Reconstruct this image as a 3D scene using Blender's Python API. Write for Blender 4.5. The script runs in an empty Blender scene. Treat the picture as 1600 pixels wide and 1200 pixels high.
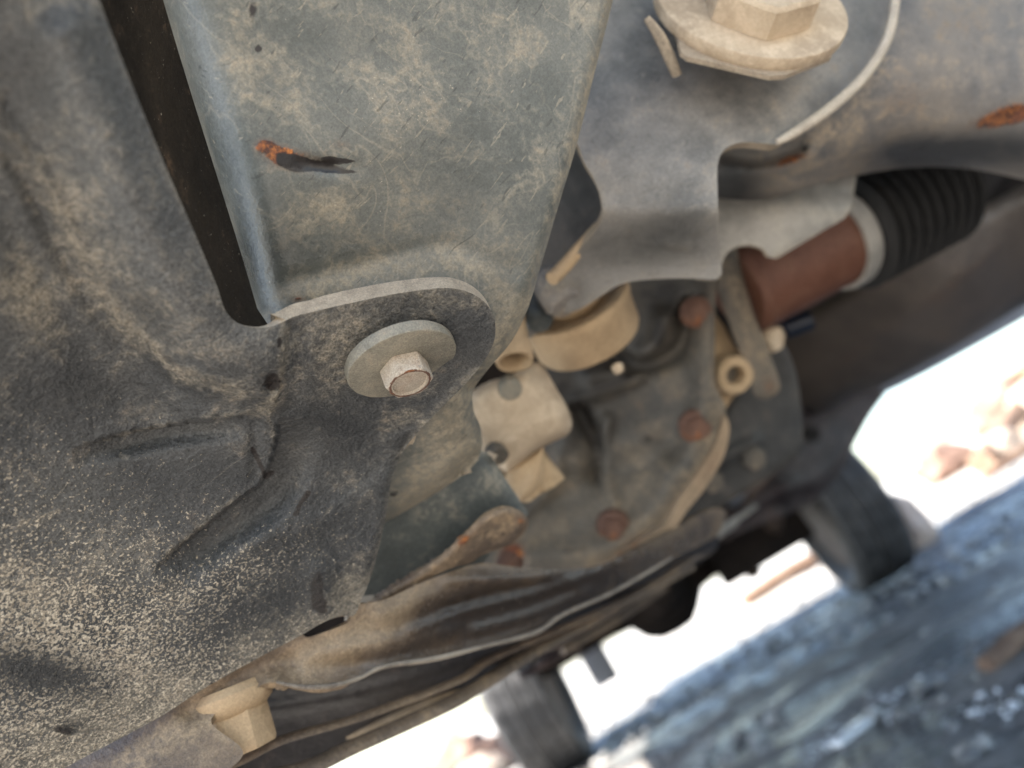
import bpy, math, random
import numpy as np
from mathutils import Vector, Matrix
from mathutils.geometry import delaunay_2d_cdt
random.seed(7); np.random.seed(7)
S = bpy.context.scene
# ------------------------------------------------------------------ camera
FPX = 1156.0                                   # focal length in photo pixels (1600 wide)
CAMZ = 0.27
PITCH = math.radians(20.2); ROLL = math.radians(30.8)
F = Vector((0, math.cos(PITCH), math.sin(PITCH)))
X0 = Vector((1, 0, 0)); U0 = Vector((0, -math.sin(PITCH), math.cos(PITCH)))
R = X0*math.cos(ROLL) - U0*math.sin(ROLL)
U = X0*math.sin(ROLL) + U0*math.cos(ROLL)
C0 = Vector((0, 0, CAMZ))
cd = bpy.data.cameras.new('camera'); cam = bpy.data.objects.new('camera', cd); S.collection.objects.link(cam)
M = Matrix((R, U, -F)).transposed().to_4x4(); M.translation = C0
cam.matrix_world = M
cd.sensor_width = 36; cd.lens = FPX/1600*36
cd.clip_start = 0.01; cd.clip_end = 600
cd.dof.use_dof = True; cd.dof.focus_distance = 0.212; cd.dof.aperture_fstop = cd.lens/4.1
S.camera = cam
# ------------------------------------------------------------------ light
SUN_EL = math.radians(50); SUN_AZ = math.radians(-104)      # azimuth from +Y towards +X
w = bpy.data.worlds.new("World"); S.world = w; w.use_nodes = True
nt = w.node_tree; bg = nt.nodes['Background']
sky = nt.nodes.new('ShaderNodeTexSky'); sky.sky_type = 'NISHITA'; sky.sun_disc = False
sky.sun_elevation = SUN_EL; sky.sun_rotation = SUN_AZ
nt.links.new(sky.outputs[0], bg.inputs[0]); bg.inputs[1].default_value = 0.09
sd = bpy.data.lights.new('sun', 'SUN'); sd.energy = 5.0; sd.angle = math.radians(0.5); sd.color = (1, .955, .89)
so = bpy.data.objects.new('sun', sd); S.collection.objects.link(so)
sdir = Vector((math.sin(SUN_AZ)*math.cos(SUN_EL), math.cos(SUN_AZ)*math.cos(SUN_EL), math.sin(SUN_EL)))
so.rotation_euler = sdir.to_track_quat('Z', 'Y').to_euler(); so.location = (0, 0, 10)
S.view_settings.view_transform = 'Standard'; S.view_settings.look = 'None'
S.view_settings.exposure = 2.52; S.view_settings.gamma = 1
S.cycles.use_denoising = True
S.cycles.max_bounces = 8; S.cycles.diffuse_bounces = 6
# ------------------------------------------------------------------ helpers: measuring
def P(x, y, d): return C0 + d*(F + (x-800)/FPX*R - (y-600)/FPX*U)
def PN(xy, d):
    v = np.array(F)[None] + ((xy[:, 0]-800)/FPX)[:, None]*np.array(R)[None] - ((xy[:, 1]-600)/FPX)[:, None]*np.array(U)[None]
    return np.array(C0)[None] + d[:, None]*v
def G(x, y):                                     # where the ray through a photo pixel meets the ground
    v = F + (x-800)/FPX*R - (y-600)/FPX*U
    t = -CAMZ/v.z; p = C0 + v*t; p.z = 0; return p
def AX(ix, iy, tilt):                            # a direction: image direction (ix,iy), leaning tilt degrees from facing the lens
    l = math.hypot(ix, iy); t = math.radians(tilt)
    return (R*(ix/l) - U*(iy/l))*math.sin(t) - F*math.cos(t)
def tps(ctrl):
    c = np.array(ctrl, float); xy = c[:, :2]/500; v = 1/c[:, 2]
    n = len(c)
    r = np.linalg.norm(xy[:, None]-xy[None], axis=2); K = np.where(r > 0, r*r*np.log(r+1e-12), 0) + 2e-3*np.eye(n)
    Q = np.c_[np.ones(n), xy]; A = np.block([[K, Q], [Q.T, np.zeros((3, 3))]])
    s = np.linalg.solve(A, np.r_[v, 0, 0, 0])
    def f(p):
        p = np.asarray(p, float)/500
        r = np.linalg.norm(p[:, None]-xy[None], axis=2)
        return 1/((np.where(r > 0, r*r*np.log(r+1e-12), 0))@s[:n] + s[n] + p@s[n+1:])
    return f
def smooth(poly, step=6.0, closed=True):
    """Catmull-Rom through the points; a third entry 'c' keeps a corner."""
    pts = [np.array(p[:2], float) for p in poly]; cor = [len(p) > 2 for p in poly]; n = len(pts); out = []
    for i in range(n if closed else n-1):
        a, b = pts[i], pts[(i+1) % n]
        p0 = pts[i-1] if (closed or i > 0) else a
        p3 = pts[(i+2) % n] if (closed or i < n-2) else b
        m1 = (b-p0)/2 if not cor[i] else (b-a); m2 = (p3-a)/2 if not cor[(i+1) % n] else (b-a)
        L = np.linalg.norm(b-a)
        m1 = m1*min(1, L/max(1e-6, np.linalg.norm(m1))); m2 = m2*min(1, L/max(1e-6, np.linalg.norm(m2)))
        k = max(1, int(round(L/step)))
        for j in range(k):
            t = j/k
            out.append((2*t**3-3*t**2+1)*a + (t**3-2*t**2+t)*m1 + (-2*t**3+3*t**2)*b + (t**3-t**2)*m2)
    if not closed: out.append(pts[-1])
    return np.array(out)
def dist_line(p, line, closed=False):
    line = np.asarray(line, float)
    a = line; b = np.roll(line, -1, 0)
    if not closed: a, b = a[:-1], b[:-1]
    best = np.full(len(p), 1e9); side = np.zeros(len(p)); par = np.zeros(len(p))
    for i, (q, r_) in enumerate(zip(a, b)):
        ab = r_-q; L = max(1e-9, ab@ab)
        t = np.clip(((p-q)@ab)/L, 0, 1); d = p-(q+t[:, None]*ab); dd = np.hypot(d[:, 0], d[:, 1])
        m = dd < best; best[m] = dd[m]
        side[m] = np.sign(ab[0]*d[m, 1]-ab[1]*d[m, 0]); par[m] = (i+t[m])/len(a)
    return best, side, par
def inside(p, poly):
    x, y = p[:, 0], p[:, 1]; c = np.zeros(len(p), bool)
    a = poly; b = np.roll(poly, -1, 0)
    for (x1, y1), (x2, y2) in zip(a, b):
        m = ((y1 > y) != (y2 > y)) & (x < (x2-x1)*(y-y1)/((y2-y1) if y2 != y1 else 1e-9)+x1)
        c ^= m
    return c
# ------------------------------------------------------------------ helpers: objects
WLOC = {}
def link(name, verts, faces, mats, parent=None, label=None, smooth_=True, midx=None, attrs=None, sharp=None, base=None):
    v = np.asarray(verts, float)
    c = Vector(base) if base is not None else Vector(v.mean(0))
    me = bpy.data.meshes.new(name); me.from_pydata((v-np.array(c)).tolist(), [], [list(map(int, f)) for f in faces])
    for m in (mats if isinstance(mats, (list, tuple)) else [mats]): me.materials.append(m)
    if midx is not None: me.polygons.foreach_set('material_index', midx)
    me.polygons.foreach_set('use_smooth', [smooth_]*len(me.polygons))
    if attrs:
        for k, a in attrs.items():
            at = me.attributes.new(k, 'FLOAT', 'POINT'); at.data.foreach_set('value', np.asarray(a, np.float32))
    me.update()
    if sharp: 
        try: me.set_sharp_from_angle(angle=math.radians(sharp))
        except Exception: pass
    o = bpy.data.objects.new(name, me); S.collection.objects.link(o)
    pl = WLOC.get(parent.name, Vector((0, 0, 0))) if parent else Vector((0, 0, 0))
    o.parent = parent; o.location = c-pl; WLOC[o.name] = c
    if label: o['label'] = label
    return o
def thing(o, label, cat, group=None):
    o['label'] = label; o['category'] = cat
    if group: o['group'] = group
    return o
def empty(name, loc):
    o = bpy.data.objects.new(name, None); S.collection.objects.link(o); o.location = loc; o.empty_display_size = .1; WLOC[name] = Vector(loc); return o
def kink(t, k=2.0): return np.exp(-(t**2)*k)
def blobs(p, bl):
    out = np.zeros(len(p))
    for b in bl:
        x, y, rx, ry, ang, amt = b
        a = math.radians(ang); dx = p[:, 0]-x; dy = p[:, 1]-y
        u = (dx*math.cos(a)+dy*math.sin(a))/rx; v = (-dx*math.sin(a)+dy*math.cos(a))/ry
        out += amt*np.exp(-(u*u+v*v))
    return out
def strokes(p, st):
    out = np.zeros(len(p))
    for line, wd, amt in st:
        d, s, t = dist_line(p, line); out += amt*np.exp(-(d/wd)**2)
    return out
def sheet(name, outline, ctrl, thick, mats, parent, step=7.0, ridges=(), roll=None, rolls=(), holes=(), marks=None, label=None, extra=None, rim=True, edge=0.0006, backoff=None, rot=None):
    """A pressed metal sheet: outline and depths measured off the photograph, real thickness behind."""
    out = smooth(outline, step); f = ctrl if callable(ctrl) else tps(ctrl)
    hs = [smooth(h, step*.7) for h in holes]
    x0, y0 = out.min(0); x1, y1 = out.max(0)
    g = []
    j = 0; y = y0
    while y < y1:
        xs = np.arange(x0+(step/2 if j % 2 else 0), x1, step); g.append(np.c_[xs, np.full(len(xs), y)]); y += step*.87; j += 1
    g = np.concatenate(g); g += np.random.uniform(-.12, .12, g.shape)*step
    g = g[inside(g, out)]; d, _, _ = dist_line(g, out, True); g = g[d > step*.55]
    for h in hs:
        g = g[~inside(g, h)]; d, _, _ = dist_line(g, h, True); g = g[d > step*.5]
    pts = [tuple(p) for p in out]; edges = [(i, (i+1) % len(out)) for i in range(len(out))]
    for h in hs:
        o0 = len(pts); pts += [tuple(p) for p in h]; edges += [(o0+i, o0+(i+1) % len(h)) for i in range(len(h))]
    pts += [tuple(p) for p in g]
    vo, eo, fo, *_ = delaunay_2d_cdt([Vector(p) for p in pts], edges, [], 1, 1e-4)
    v2 = np.array([tuple(v) for v in vo]); tri = [tuple(t) for t in fo]
    cen = np.array([v2[list(t)].mean(0) for t in tri])
    keep = inside(cen, out)
    for h in hs: keep &= ~inside(cen, h)
    tri = [t for t, k in zip(tri, keep) if k]
    dep = f(v2)
    for line, wd, amp, *kind in ridges:
        ln = smooth(line, 10, closed=False); dd, side, t = dist_line(v2, ln)
        k = kind[0] if kind else 'r'
        taper = 1.0
        if 't' in k: taper = np.clip(np.minimum(t, 1-t)*5, 0, 1)**.7
        elif 's' in k: taper = np.clip(t*2.0, 0, 1)
        if 'r' in k: dep -= amp*taper*np.exp(-(dd/wd)**2)
        elif 'k' in k:  # crease: tent profile
            dep -= amp*taper*np.clip(1-dd/wd, 0, 1)
        elif 'e' in k:
            sd_ = dd*side; u = np.clip((sd_/wd-.35)/.65, 0, 1); tp = np.clip(np.minimum(t*4, (1-t)*3.5), 0, 1)
            dep += amp*tp*np.where(sd_ > 0, 1-u*u*(3-2*u), 0)
        elif 'b' in k:  # one-sided bank: positive side drops off smoothly
            sd_ = dd*side; dep -= amp*taper*(1/(1+np.exp(-sd_/wd*3)))*np.exp(-(dd/(wd*6))**2)
    dd, _, _ = dist_line(v2, out, True)
    if roll: dep += roll[1]*(1-np.sqrt(np.clip(1-(1-np.clip(dd/roll[0], 0, 1))**2, 0, 1)))
    for line, wd, amp in rolls:
        d2, _, _ = dist_line(v2, smooth(line, 10, closed=False)); dep += amp*(1-np.sqrt(np.clip(1-(1-np.clip(d2/wd, 0, 1))**2, 0, 1)))
    if extra: dep = extra(v2, dep)
    V = PN(v2, dep); n = len(V)
    T = np.array(tri)
    fn = np.cross(V[T[:, 1]]-V[T[:, 0]], V[T[:, 2]]-V[T[:, 0]])
    # orient to camera
    toc = np.array(C0)-V[T[:, 0]]; flip = (fn*toc).sum(1) < 0
    T[flip] = T[flip][:, ::-1]; fn[flip] *= -1
    vn = np.zeros_like(V); 
    for i in range(3): np.add.at(vn, T[:, i], fn)
    vn /= np.maximum(1e-12, np.linalg.norm(vn, axis=1))[:, None]
    B = V-vn*(thick(v2)[:, None] if callable(thick) else thick)
    # boundary
    from collections import Counter
    ec = Counter()
    for t in T:
        for a, b in ((t[0], t[1]), (t[1], t[2]), (t[2], t[0])): ec[(min(a, b), max(a, b))] += 1
    be = []
    for t in T:
        for a, b in ((t[0], t[1]), (t[1], t[2]), (t[2], t[0])):
            if ec[(min(a, b), max(a, b))] == 1: be.append((a, b))
    faces = [tuple(t) for t in T] + [tuple(x+n for x in t[::-1]) for t in T]; mi = [0]*(2*len(T))
    verts = [V, B]; 
    bi = sorted({a for e in be for a in e}); mp = {a: 2*n+i for i, a in enumerate(bi)}; m = len(bi)
    verts += [V[bi], B[bi]]
    for a, b in be:
        faces.append((mp[b], mp[a], mp[a]+m, mp[b]+m)); mi.append(1 if isinstance(mats, (list, tuple)) and len(mats) > 1 else 0)
    A = {}
    idx = np.r_[np.arange(n), np.arange(n), bi, bi].astype(int)
    for k, fnk in (marks or {}).items(): A[k] = fnk(v2)[idx]
    A['rim'] = np.exp(-(dd/6.0)**2)[idx]
    return link(name, np.concatenate(verts), faces, mats, parent, label, attrs=A, midx=mi)
def surf_frame(f, x, y):
    q = np.array([[x, y], [x+4, y], [x, y+4]], float); v = PN(q, f(q))
    n = Vector(np.cross(v[1]-v[0], v[2]-v[0])); n.normalize(); c = Vector(v[0])
    if n.dot(C0-c) < 0: n = -n
    return c, n
def basis(axis, twist=0.0):
    z = Vector(axis).normalized(); x = z.orthogonal().normalized(); y = z.cross(x)
    a = twist; return x*math.cos(a)+y*math.sin(a), -x*math.sin(a)+y*math.cos(a), z
def lathe(name, prof, c, axis, mats, parent, n=40, label=None, sharp=35, rough=0.0, squash=1.0, twist=0, **kw):
    """prof: (radius, height along axis) pairs, closed with caps where radius is 0."""
    x, y, z = basis(axis, twist); c = Vector(c); V = []; Fc = []
    for (r, h) in prof:
        for i in range(n):
            a = 2*math.pi*i/n; rr = r*(1+random.uniform(-rough, rough))
            V.append(c+x*rr*math.cos(a)+y*rr*math.sin(a)*squash+z*h)
    for j in range(len(prof)-1):
        for i in range(n):
            k = (i+1) % n; Fc.append((j*n+i, j*n+k, (j+1)*n+k, (j+1)*n+i))
    if prof[0][0] > 0 and not kw.get('open'): Fc.append(tuple(range(n))[::-1])
    if prof[-1][0] > 0 and not kw.get('open'): Fc.append(tuple((len(prof)-1)*n+i for i in range(n)))
    return link(name, V, Fc, mats, parent, label, sharp=sharp)
def hexhead(name, c, axis, rad, h, mat, parent, label=None, twist=0.0, dish=0.0, bev=.08):
    x, y, z = basis(axis, twist); V = []; Fc = []; n = 36
    def ring(scale, hh, hexy, rr=None):
        for i in range(n):
            a = 2*math.pi*i/n
            am = (a % (math.pi/3))-math.pi/6
            hr = rad*math.cos(math.pi/6)/math.cos(am)
            hr = min(hr, rad*.975)
            r = (hr if hexy else rad*math.cos(math.pi/6)*.97)*scale
            V.append(Vector(c)+x*r*math.cos(a)+y*r*math.sin(a)+z*hh)
    rings = [(1, 0, True), (1, h*(1-bev*1.6), True), (.965, h*(1-bev*.5), True), (.93, h, True)]
    if dish: rings += [(.84, h, False), (.80, h-dish, False), (.4, h-dish, False)]
    else: rings += [(.6, h, False)]
    for s, hh, q in rings: ring(s, hh, q)
    V.append(Vector(c)+z*(h-dish))
    for j in range(len(rings)-1):
        for i in range(n):
            k = (i+1) % n; Fc.append((j*n+i, j*n+k, (j+1)*n+k, (j+1)*n+i))
    o = (len(rings)-1)*n; t = len(V)-1
    for i in range(n): Fc.append((o+i, o+(i+1) % n, t))
    Fc.append(tuple(range(n))[::-1])
    return link(name, V, Fc, mat, parent, label, sharp=28)
def aim(axis, ix, iy):
    x, y, z = basis(axis); d = R*ix-U*iy; return math.atan2(d.dot(y), d.dot(x))
def washer_prof(r, ri, t, b=None):
    b = b or t*.25
    return [(ri, -t*.3), (r-b*.4, -t*.3), (r, 0), (r, t-b), (r-b*.3, t-b*.3), (r-b, t), (ri+b, t), (ri, t-b), (ri, -t*.3)]
def tube(name, pts, rad, mats, parent, n=14, label=None, step=None, squash=1.0, sharp=None):
    p = [Vector(q) for q in pts]; rads = rad if isinstance(rad, (list, tuple)) else [rad]*len(p)
    # resample with Catmull-Rom
    Q = []; RR = []
    for i in range(len(p)-1):
        a, b = p[i], p[i+1]; p0 = p[i-1] if i else a; p3 = p[i+2] if i < len(p)-2 else b
        k = 8
        for j in range(k):
            t = j/k
            Q.append((2*t**3-3*t**2+1)*a+(t**3-2*t**2+t)*(b-p0)*.5+(-2*t**3+3*t**2)*b+(t**3-t**2)*(p3-a)*.5)
            RR.append(rads[i]*(1-t)+rads[i+1]*t)
    Q.append(p[-1]); RR.append(rads[-1]); V = []; Fc = []
    up = None
    for i, q in enumerate(Q):
        tg = (Q[min(i+1, len(Q)-1)]-Q[max(i-1, 0)]).normalized()
        if up is None: up = tg.orthogonal().normalized()
        up = (up-tg*up.dot(tg)).normalized(); sdv = tg.cross(up)
        for k in range(n):
            a = 2*math.pi*k/n; V.append(q+up*RR[i]*math.cos(a)+sdv*RR[i]*math.sin(a)*squash)
    for j in range(len(Q)-1):
        for i in range(n):
            k = (i+1) % n; Fc.append((j*n+i, j*n+k, (j+1)*n+k, (j+1)*n+i))
    Fc.append(tuple(range(n))[::-1]); Fc.append(tuple((len(Q)-1)*n+i for i in range(n)))
    return link(name, V, Fc, mats, parent, label, sharp=sharp or 40)
def boxm(name, c, dx, dy, dz, mat, parent=None, label=None, bev=.004, base=None, jit=0.0):
    """box with chamfered edges; dx,dy,dz are half-extent vectors"""
    import bmesh
    bm = bmesh.new(); bmesh.ops.create_cube(bm, size=2)
    L = [Vector(dx), Vector(dy), Vector(dz)]
    for v in bm.verts:
        q = v.co.copy(); v.co = Vector(c)+L[0]*q.x+L[1]*q.y+L[2]*q.z+Vector([random.uniform(-jit, jit) for _ in range(3)])
    bmesh.ops.bevel(bm, geom=list(bm.edges), offset=bev, segments=2, affect='EDGES', profile=.6)
    V = [v.co.copy() for v in bm.verts]; bm.verts.index_update(); Fc = [[v.index for v in f.verts] for f in bm.faces]; bm.free()
    return link(name, V, Fc, mat, parent, label, sharp=35, base=base)
# ------------------------------------------------------------------ materials
def nodes(name):
    m = bpy.data.materials.new(name); m.use_nodes = True; t = m.node_tree
    return m, t, t.nodes['Principled BSDF']
class NB:
    def __init__(s, t): s.t = t
    def new(s, k, **kw):
        n = s.t.nodes.new(k)
        for a, b in kw.items(): setattr(n, a, b)
        return n
    def l(s, a, b): s.t.links.new(a, b)
    def noise(s, vec, scale, detail=4, rough=.55, dist=0.0):
        n = s.new('ShaderNodeTexNoise'); n.inputs['Scale'].default_value = scale; n.inputs['Detail'].default_value = detail
        n.inputs['Roughness'].default_value = rough; n.inputs['Distortion'].default_value = dist; s.l(vec, n.inputs['Vector']); return n.outputs['Fac']
    def math(s, op, a, b=None, c=None, clamp=False):
        n = s.new('ShaderNodeMath', operation=op, use_clamp=clamp)
        for i, v in enumerate((a, b, c)):
            if v is None: continue
            if isinstance(v, (int, float)): n.inputs[i].default_value = v
            else: s.l(v, n.inputs[i])
        return n.outputs[0]
    def step(s, v, a, b):
        n = s.new('ShaderNodeMapRange', interpolation_type='SMOOTHSTEP'); s.l(v, n.inputs[0]); n.inputs[1].default_value = a; n.inputs[2].default_value = b; return n.outputs[0]
    def mix(s, f, a, b):
        n = s.new('ShaderNodeMix', data_type='RGBA')
        if isinstance(f, (int, float)): n.inputs[0].default_value = f
        else: s.l(f, n.inputs[0])
        for i, v in ((6, a), (7, b)):
            if isinstance(v, tuple): n.inputs[i].default_value = (*v, 1)
            else: s.l(v, n.inputs[i])
        return n.outputs[2]
    def attr(s, k): return s.new('ShaderNodeAttribute', attribute_name=k).outputs['Fac']
def grime(name, base, base2, dust=(.36, .28, .19), dust_amt=0.0, speck=0.0, speck_scale=1150, rough=.55, k=1.0, rust_amt=-.5, swirl=0.0, bump=.35, dustk=2.2, metal=0.0, stretch=None, crust=0.0, grain=.7, spec=.4, scuff=0.0):
    """Painted or bare steel under road dust: mottled base, dust coat, dried splash specks, rust, scuffs, painted shade."""
    m, t, bs = nodes(name); b = NB(t); tc = b.new('ShaderNodeTexCoord').outputs['Object']
    vec = tc
    if stretch:
        mp = b.new('ShaderNodeMapping'); b.l(tc, mp.inputs[0]); mp.inputs['Scale'].default_value = stretch[0]; mp.inputs['Rotation'].default_value = stretch[1]; vec = mp.outputs[0]
    big = b.noise(vec, 22*k, 6, .6); mid = b.noise(vec, 95*k, 8, .62, .4); fine = b.noise(tc, 480*k, 5, .6); spn = b.noise(vec, speck_scale, 2, .5)
    col = b.mix(b.step(big, .35, .65), base, base2)
    col = b.mix(b.math('MULTIPLY', b.step(b.math('ADD', b.math('MULTIPLY', mid, .5), b.math('MULTIPLY', fine, .5)), .42, .62), .35), col, tuple(min(1, c*1.9+min(c, .02)) for c in base))
    # dust coat
    dv = b.math('ADD', b.math('MULTIPLY', b.math('SUBTRACT', b.math('ADD', b.math('MULTIPLY', mid, .5), b.math('ADD', b.math('MULTIPLY', big, .27), b.math('MULTIPLY', fine, .23))), .5), dustk*1.5), b.math('ADD', b.attr('dust'), dust_amt), clamp=True)
    dv = b.math('MULTIPLY', b.step(dv, .0, .9), b.math('ADD', .25, b.math('MULTIPLY', b.step(fine, .25, .75), .95)), clamp=True)
    d2 = tuple(c*.72 for c in dust)
    dcol = b.mix(b.step(mid, .35, .7), d2, dust)
    col = b.mix(dv, col, dcol)
    if swirl:
        sw = b.noise(vec, 16, 3, .55, 1.6)
        ln = b.math('SUBTRACT', 1, b.step(b.math('ABSOLUTE', b.math('SUBTRACT', sw, .5)), .0, .010))
        sw2 = b.noise(vec, 38, 2, .5, .8)
        ln2 = b.math('SUBTRACT', 1, b.step(b.math('ABSOLUTE', b.math('SUBTRACT', sw2, .47)), .0, .008))
        lnn = b.math('MULTIPLY', b.math('ADD', ln, b.math('MULTIPLY', ln2, .6)), b.math('MULTIPLY', b.step(big, .35, .6), swirl), clamp=True)
        col = b.mix(lnn, col, tuple(min(1, c*1.15) for c in dust))
    if scuff:
        mp2 = b.new('ShaderNodeMapping'); b.l(tc, mp2.inputs[0]); mp2.inputs['Rotation'].default_value = (.5, .9, .6); mp2.inputs['Scale'].default_value = (60, 900, 300)
        sc = b.noise(mp2.outputs[0], 1.0, 2, .5, .3)
        col = b.mix(b.math('MULTIPLY', b.step(sc, .66, .72), scuff), col, tuple(c*.35 for c in base))
        mp3 = b.new('ShaderNodeMapping'); b.l(tc, mp3.inputs[0]); mp3.inputs['Rotation'].default_value = (-.4, .3, -.9); mp3.inputs['Scale'].default_value = (50, 1000, 300)
        sc2 = b.noise(mp3.outputs[0], 1.0, 2, .5, .3)
        col = b.mix(b.math('MULTIPLY', b.step(sc2, .66, .71), scuff), col, dust)
    # specks
    spn = b.math('ADD', b.math('MULTIPLY', spn, .62), b.math('MULTIPLY', b.noise(vec, speck_scale*2.3, 3, .6), .38))
    sp = b.math('ADD', spn, b.math('ADD', b.math('MULTIPLY', b.attr('speck'), .17), speck*.17-.075))
    sp = b.math('ADD', sp, b.math('MULTIPLY', b.math('SUBTRACT', mid, .5), .09))
    sm = b.step(sp, .585, .625)
    col = b.mix(b.math('MULTIPLY', sm, .85), col, b.mix(b.step(fine, .3, .7), (.26, .215, .16), (.52, .45, .35)))
    # rust
    rn = b.math('ADD', b.math('ADD', b.math('MULTIPLY', mid, 1.2), b.math('MULTIPLY', fine, .5)), b.math('ADD', b.attr('rust'), rust_amt))
    halo = b.math('MULTIPLY', b.step(rn, .42, .95), .45); col = b.mix(halo, col, (.13, .07, .04))
    rm = b.step(rn, .80, 1.05)
    rcol = b.mix(b.step(fine, .42, .68), (.05, .018, .010), (.42, .14, .03))
    rcol = b.mix(b.step(mid, .5, .7), rcol, (.16, .055, .03))
    col = b.mix(rm, col, rcol)
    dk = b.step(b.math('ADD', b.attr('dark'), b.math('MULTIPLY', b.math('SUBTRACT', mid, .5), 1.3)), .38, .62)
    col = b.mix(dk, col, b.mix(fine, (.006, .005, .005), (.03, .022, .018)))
    # worn or dusty arris
    rimm = b.math('MULTIPLY', b.attr('rim'), b.step(mid, .3, .6))
    col = b.mix(b.math('MULTIPLY', rimm, .35), col, dust)
    grn = b.noise(tc, 1500*min(k, 1.6), 3, .7)
    hsv = b.new('ShaderNodeHueSaturation'); b.l(b.math('ADD', 1-grain*.5, b.math('MULTIPLY', b.step(grn, .25, .75), grain)), hsv.inputs['Value']); b.l(col, hsv.inputs['Color']); col = hsv.outputs[0]
    fl = b.math('MULTIPLY', b.attr('film'), b.math('ADD', .5, b.math('MULTIPLY', mid, 1.0)), clamp=True)
    col = b.mix(fl, col, tuple(c*.45 for c in base))  # soft shade and oily dirt painted into the colour
    b.l(col, bs.inputs['Base Color'])
    bs.inputs['Specular IOR Level'].default_value = spec
    rg = b.math('ADD', b.math('SUBTRACT', rough, b.math('MULTIPLY', fl, .22)), b.math('MULTIPLY', b.math('ADD', dv, b.math('ADD', rm, sm)), .3), clamp=True)
    b.l(rg, bs.inputs['Roughness']); bs.inputs['Metallic'].default_value = metal
    hgt = b.math('ADD', b.math('ADD', b.math('MULTIPLY', b.math('ADD', fine, b.math('MULTIPLY', grn, .4)), .6+crust), b.math('MULTIPLY', sm, .35)), b.math('ADD', b.math('MULTIPLY', mid, .9), b.math('MULTIPLY', rm, .6)))
    bp = b.new('ShaderNodeBump'); bp.inputs['Strength'].default_value = bump; bp.inputs['Distance'].default_value = .0012/k; b.l(hgt, bp.inputs['Height']); b.l(bp.outputs[0], bs.inputs['Normal'])
    return m
def plain(name, c1, c2, scale=60, rough=.7, bump=.3, dist=.002, metal=0.0):
    m, t, bs = nodes(name); b = NB(t); tc = b.new('ShaderNodeTexCoord').outputs['Object']
    n = b.noise(tc, scale, 8, .62, .3); n2 = b.noise(tc, scale*6, 4)
    b.l(b.mix(b.step(b.math('ADD', b.math('MULTIPLY', n, .7), b.math('MULTIPLY', n2, .3)), .35, .65), c1, c2), bs.inputs['Base Color'])
    bs.inputs['Roughness'].default_value = rough; bs.inputs['Metallic'].default_value = metal; bs.inputs['Specular IOR Level'].default_value = .15 if rough > .7 else .45
    bp = b.new('ShaderNodeBump'); bp.inputs['Strength'].default_value = bump; bp.inputs['Distance'].default_value = dist; b.l(b.math('ADD', n, b.math('MULTIPLY', n2, .4)), bp.inputs['Height']); b.l(bp.outputs[0], bs.inputs['Normal'])
    return m
M_plate = grime('speckled_black_paint', (.036, .037, .038), (.072, .070, .066), dust=(.235, .205, .160), dust_amt=.06, speck=.14, rough=.42, bump=.6, crust=.7, grain=1.2, scuff=.25, dustk=2.6)
M_rim = grime('dusty_cut_edge', (.30, .24, .175), (.22, .175, .125), dust=(.40, .325, .235), dust_amt=.3, k=2, rough=.8, bump=.5)
M_pan = grime('dusty_grey_green_paint', (.068, .072, .064), (.125, .124, .108), dust=(.30, .255, .185), dust_amt=.06, speck=-.18, rough=.36, swirl=.30, scuff=.5, bump=.3, dustk=2.6, grain=.45)
M_lip = grime('pale_dusty_lip', (.34, .29, .23), (.42, .37, .30), dust=(.5, .43, .34), dust_amt=.2, speck=-.9, rough=.8, k=2, bump=.5)
M_wall = grime('slot_shade_brown_grime', (.006, .0048, .0035), (.012, .009, .006), dust=(.045, .034, .02), dust_amt=-.2, speck=-.05, spec=.04, rough=.85, bump=.4, swirl=.06)  # the slot's shade is put into this near-black base
M_brk = grime('weathered_blue_grey_steel', (.115, .110, .102), (.24, .222, .20), dust=(.31, .27, .215), dust_amt=.05, speck=-.8, rough=.55, k=1.3, bump=.6, scuff=.3)
M_arm = grime('stained_tan_steel', (.105, .103, .103), (.20, .175, .15), dust=(.34, .275, .20), dust_amt=.1, speck=-.8, rough=.6, k=1.1, bump=.7, dustk=3.5)
M_tan = grime('thick_tan_dust', (.33, .25, .17), (.47, .365, .25), dust=(.60, .48, .345), dust_amt=.42, speck=-.9, rough=.85, bump=.3, k=1.2, grain=.3)
M_tan_edge = grime('grey_dusty_zinc', (.14, .128, .10), (.21, .188, .145), dust=(.33, .28, .205), dust_amt=.10, speck=-.9, rough=.6, bump=.45, k=2.2, rust_amt=-.42)
M_head = grime('scuffed_pale_bolt_paint', (.30, .26, .21), (.40, .34, .27), dust=(.45, .37, .28), dust_amt=.1, speck=-.9, rough=.6, bump=.8, k=3.0, rust_amt=-.22)
M_teal = grime('teal_grey_paint', (.048, .054, .052), (.075, .082, .078), dust=(.26, .24, .19), dust_amt=-.05, speck=-.8, rough=.5, bump=.3)
M_beam = grime('brown_road_film', (.07, .052, .04), (.14, .10, .066), dust=(.34, .24, .14), dust_amt=.1, speck=-.8, rough=.55, k=.7, bump=.5)
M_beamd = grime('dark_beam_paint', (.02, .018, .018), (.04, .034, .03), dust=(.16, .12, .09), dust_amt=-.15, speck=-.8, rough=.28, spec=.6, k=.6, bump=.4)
M_cast = grime('dirty_cast_aluminium', (.040, .037, .033), (.10, .086, .068), dust=(.24, .185, .125), dust_amt=.12, speck=-.9, rough=.6, k=.7, bump=.7)
M_castd = grime('dark_plate_film', (.022, .022, .022), (.045, .043, .040), dust=(.12, .10, .08), dust_amt=-.05, speck=-.9, rough=.6, k=.7, bump=.5)
M_strap = grime('brown_sandy_strap', (.15, .105, .065), (.23, .165, .105), dust=(.34, .25, .16), dust_amt=.1, speck=-.9, rough=.8, bump=.5, rust_amt=-.4)
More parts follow.
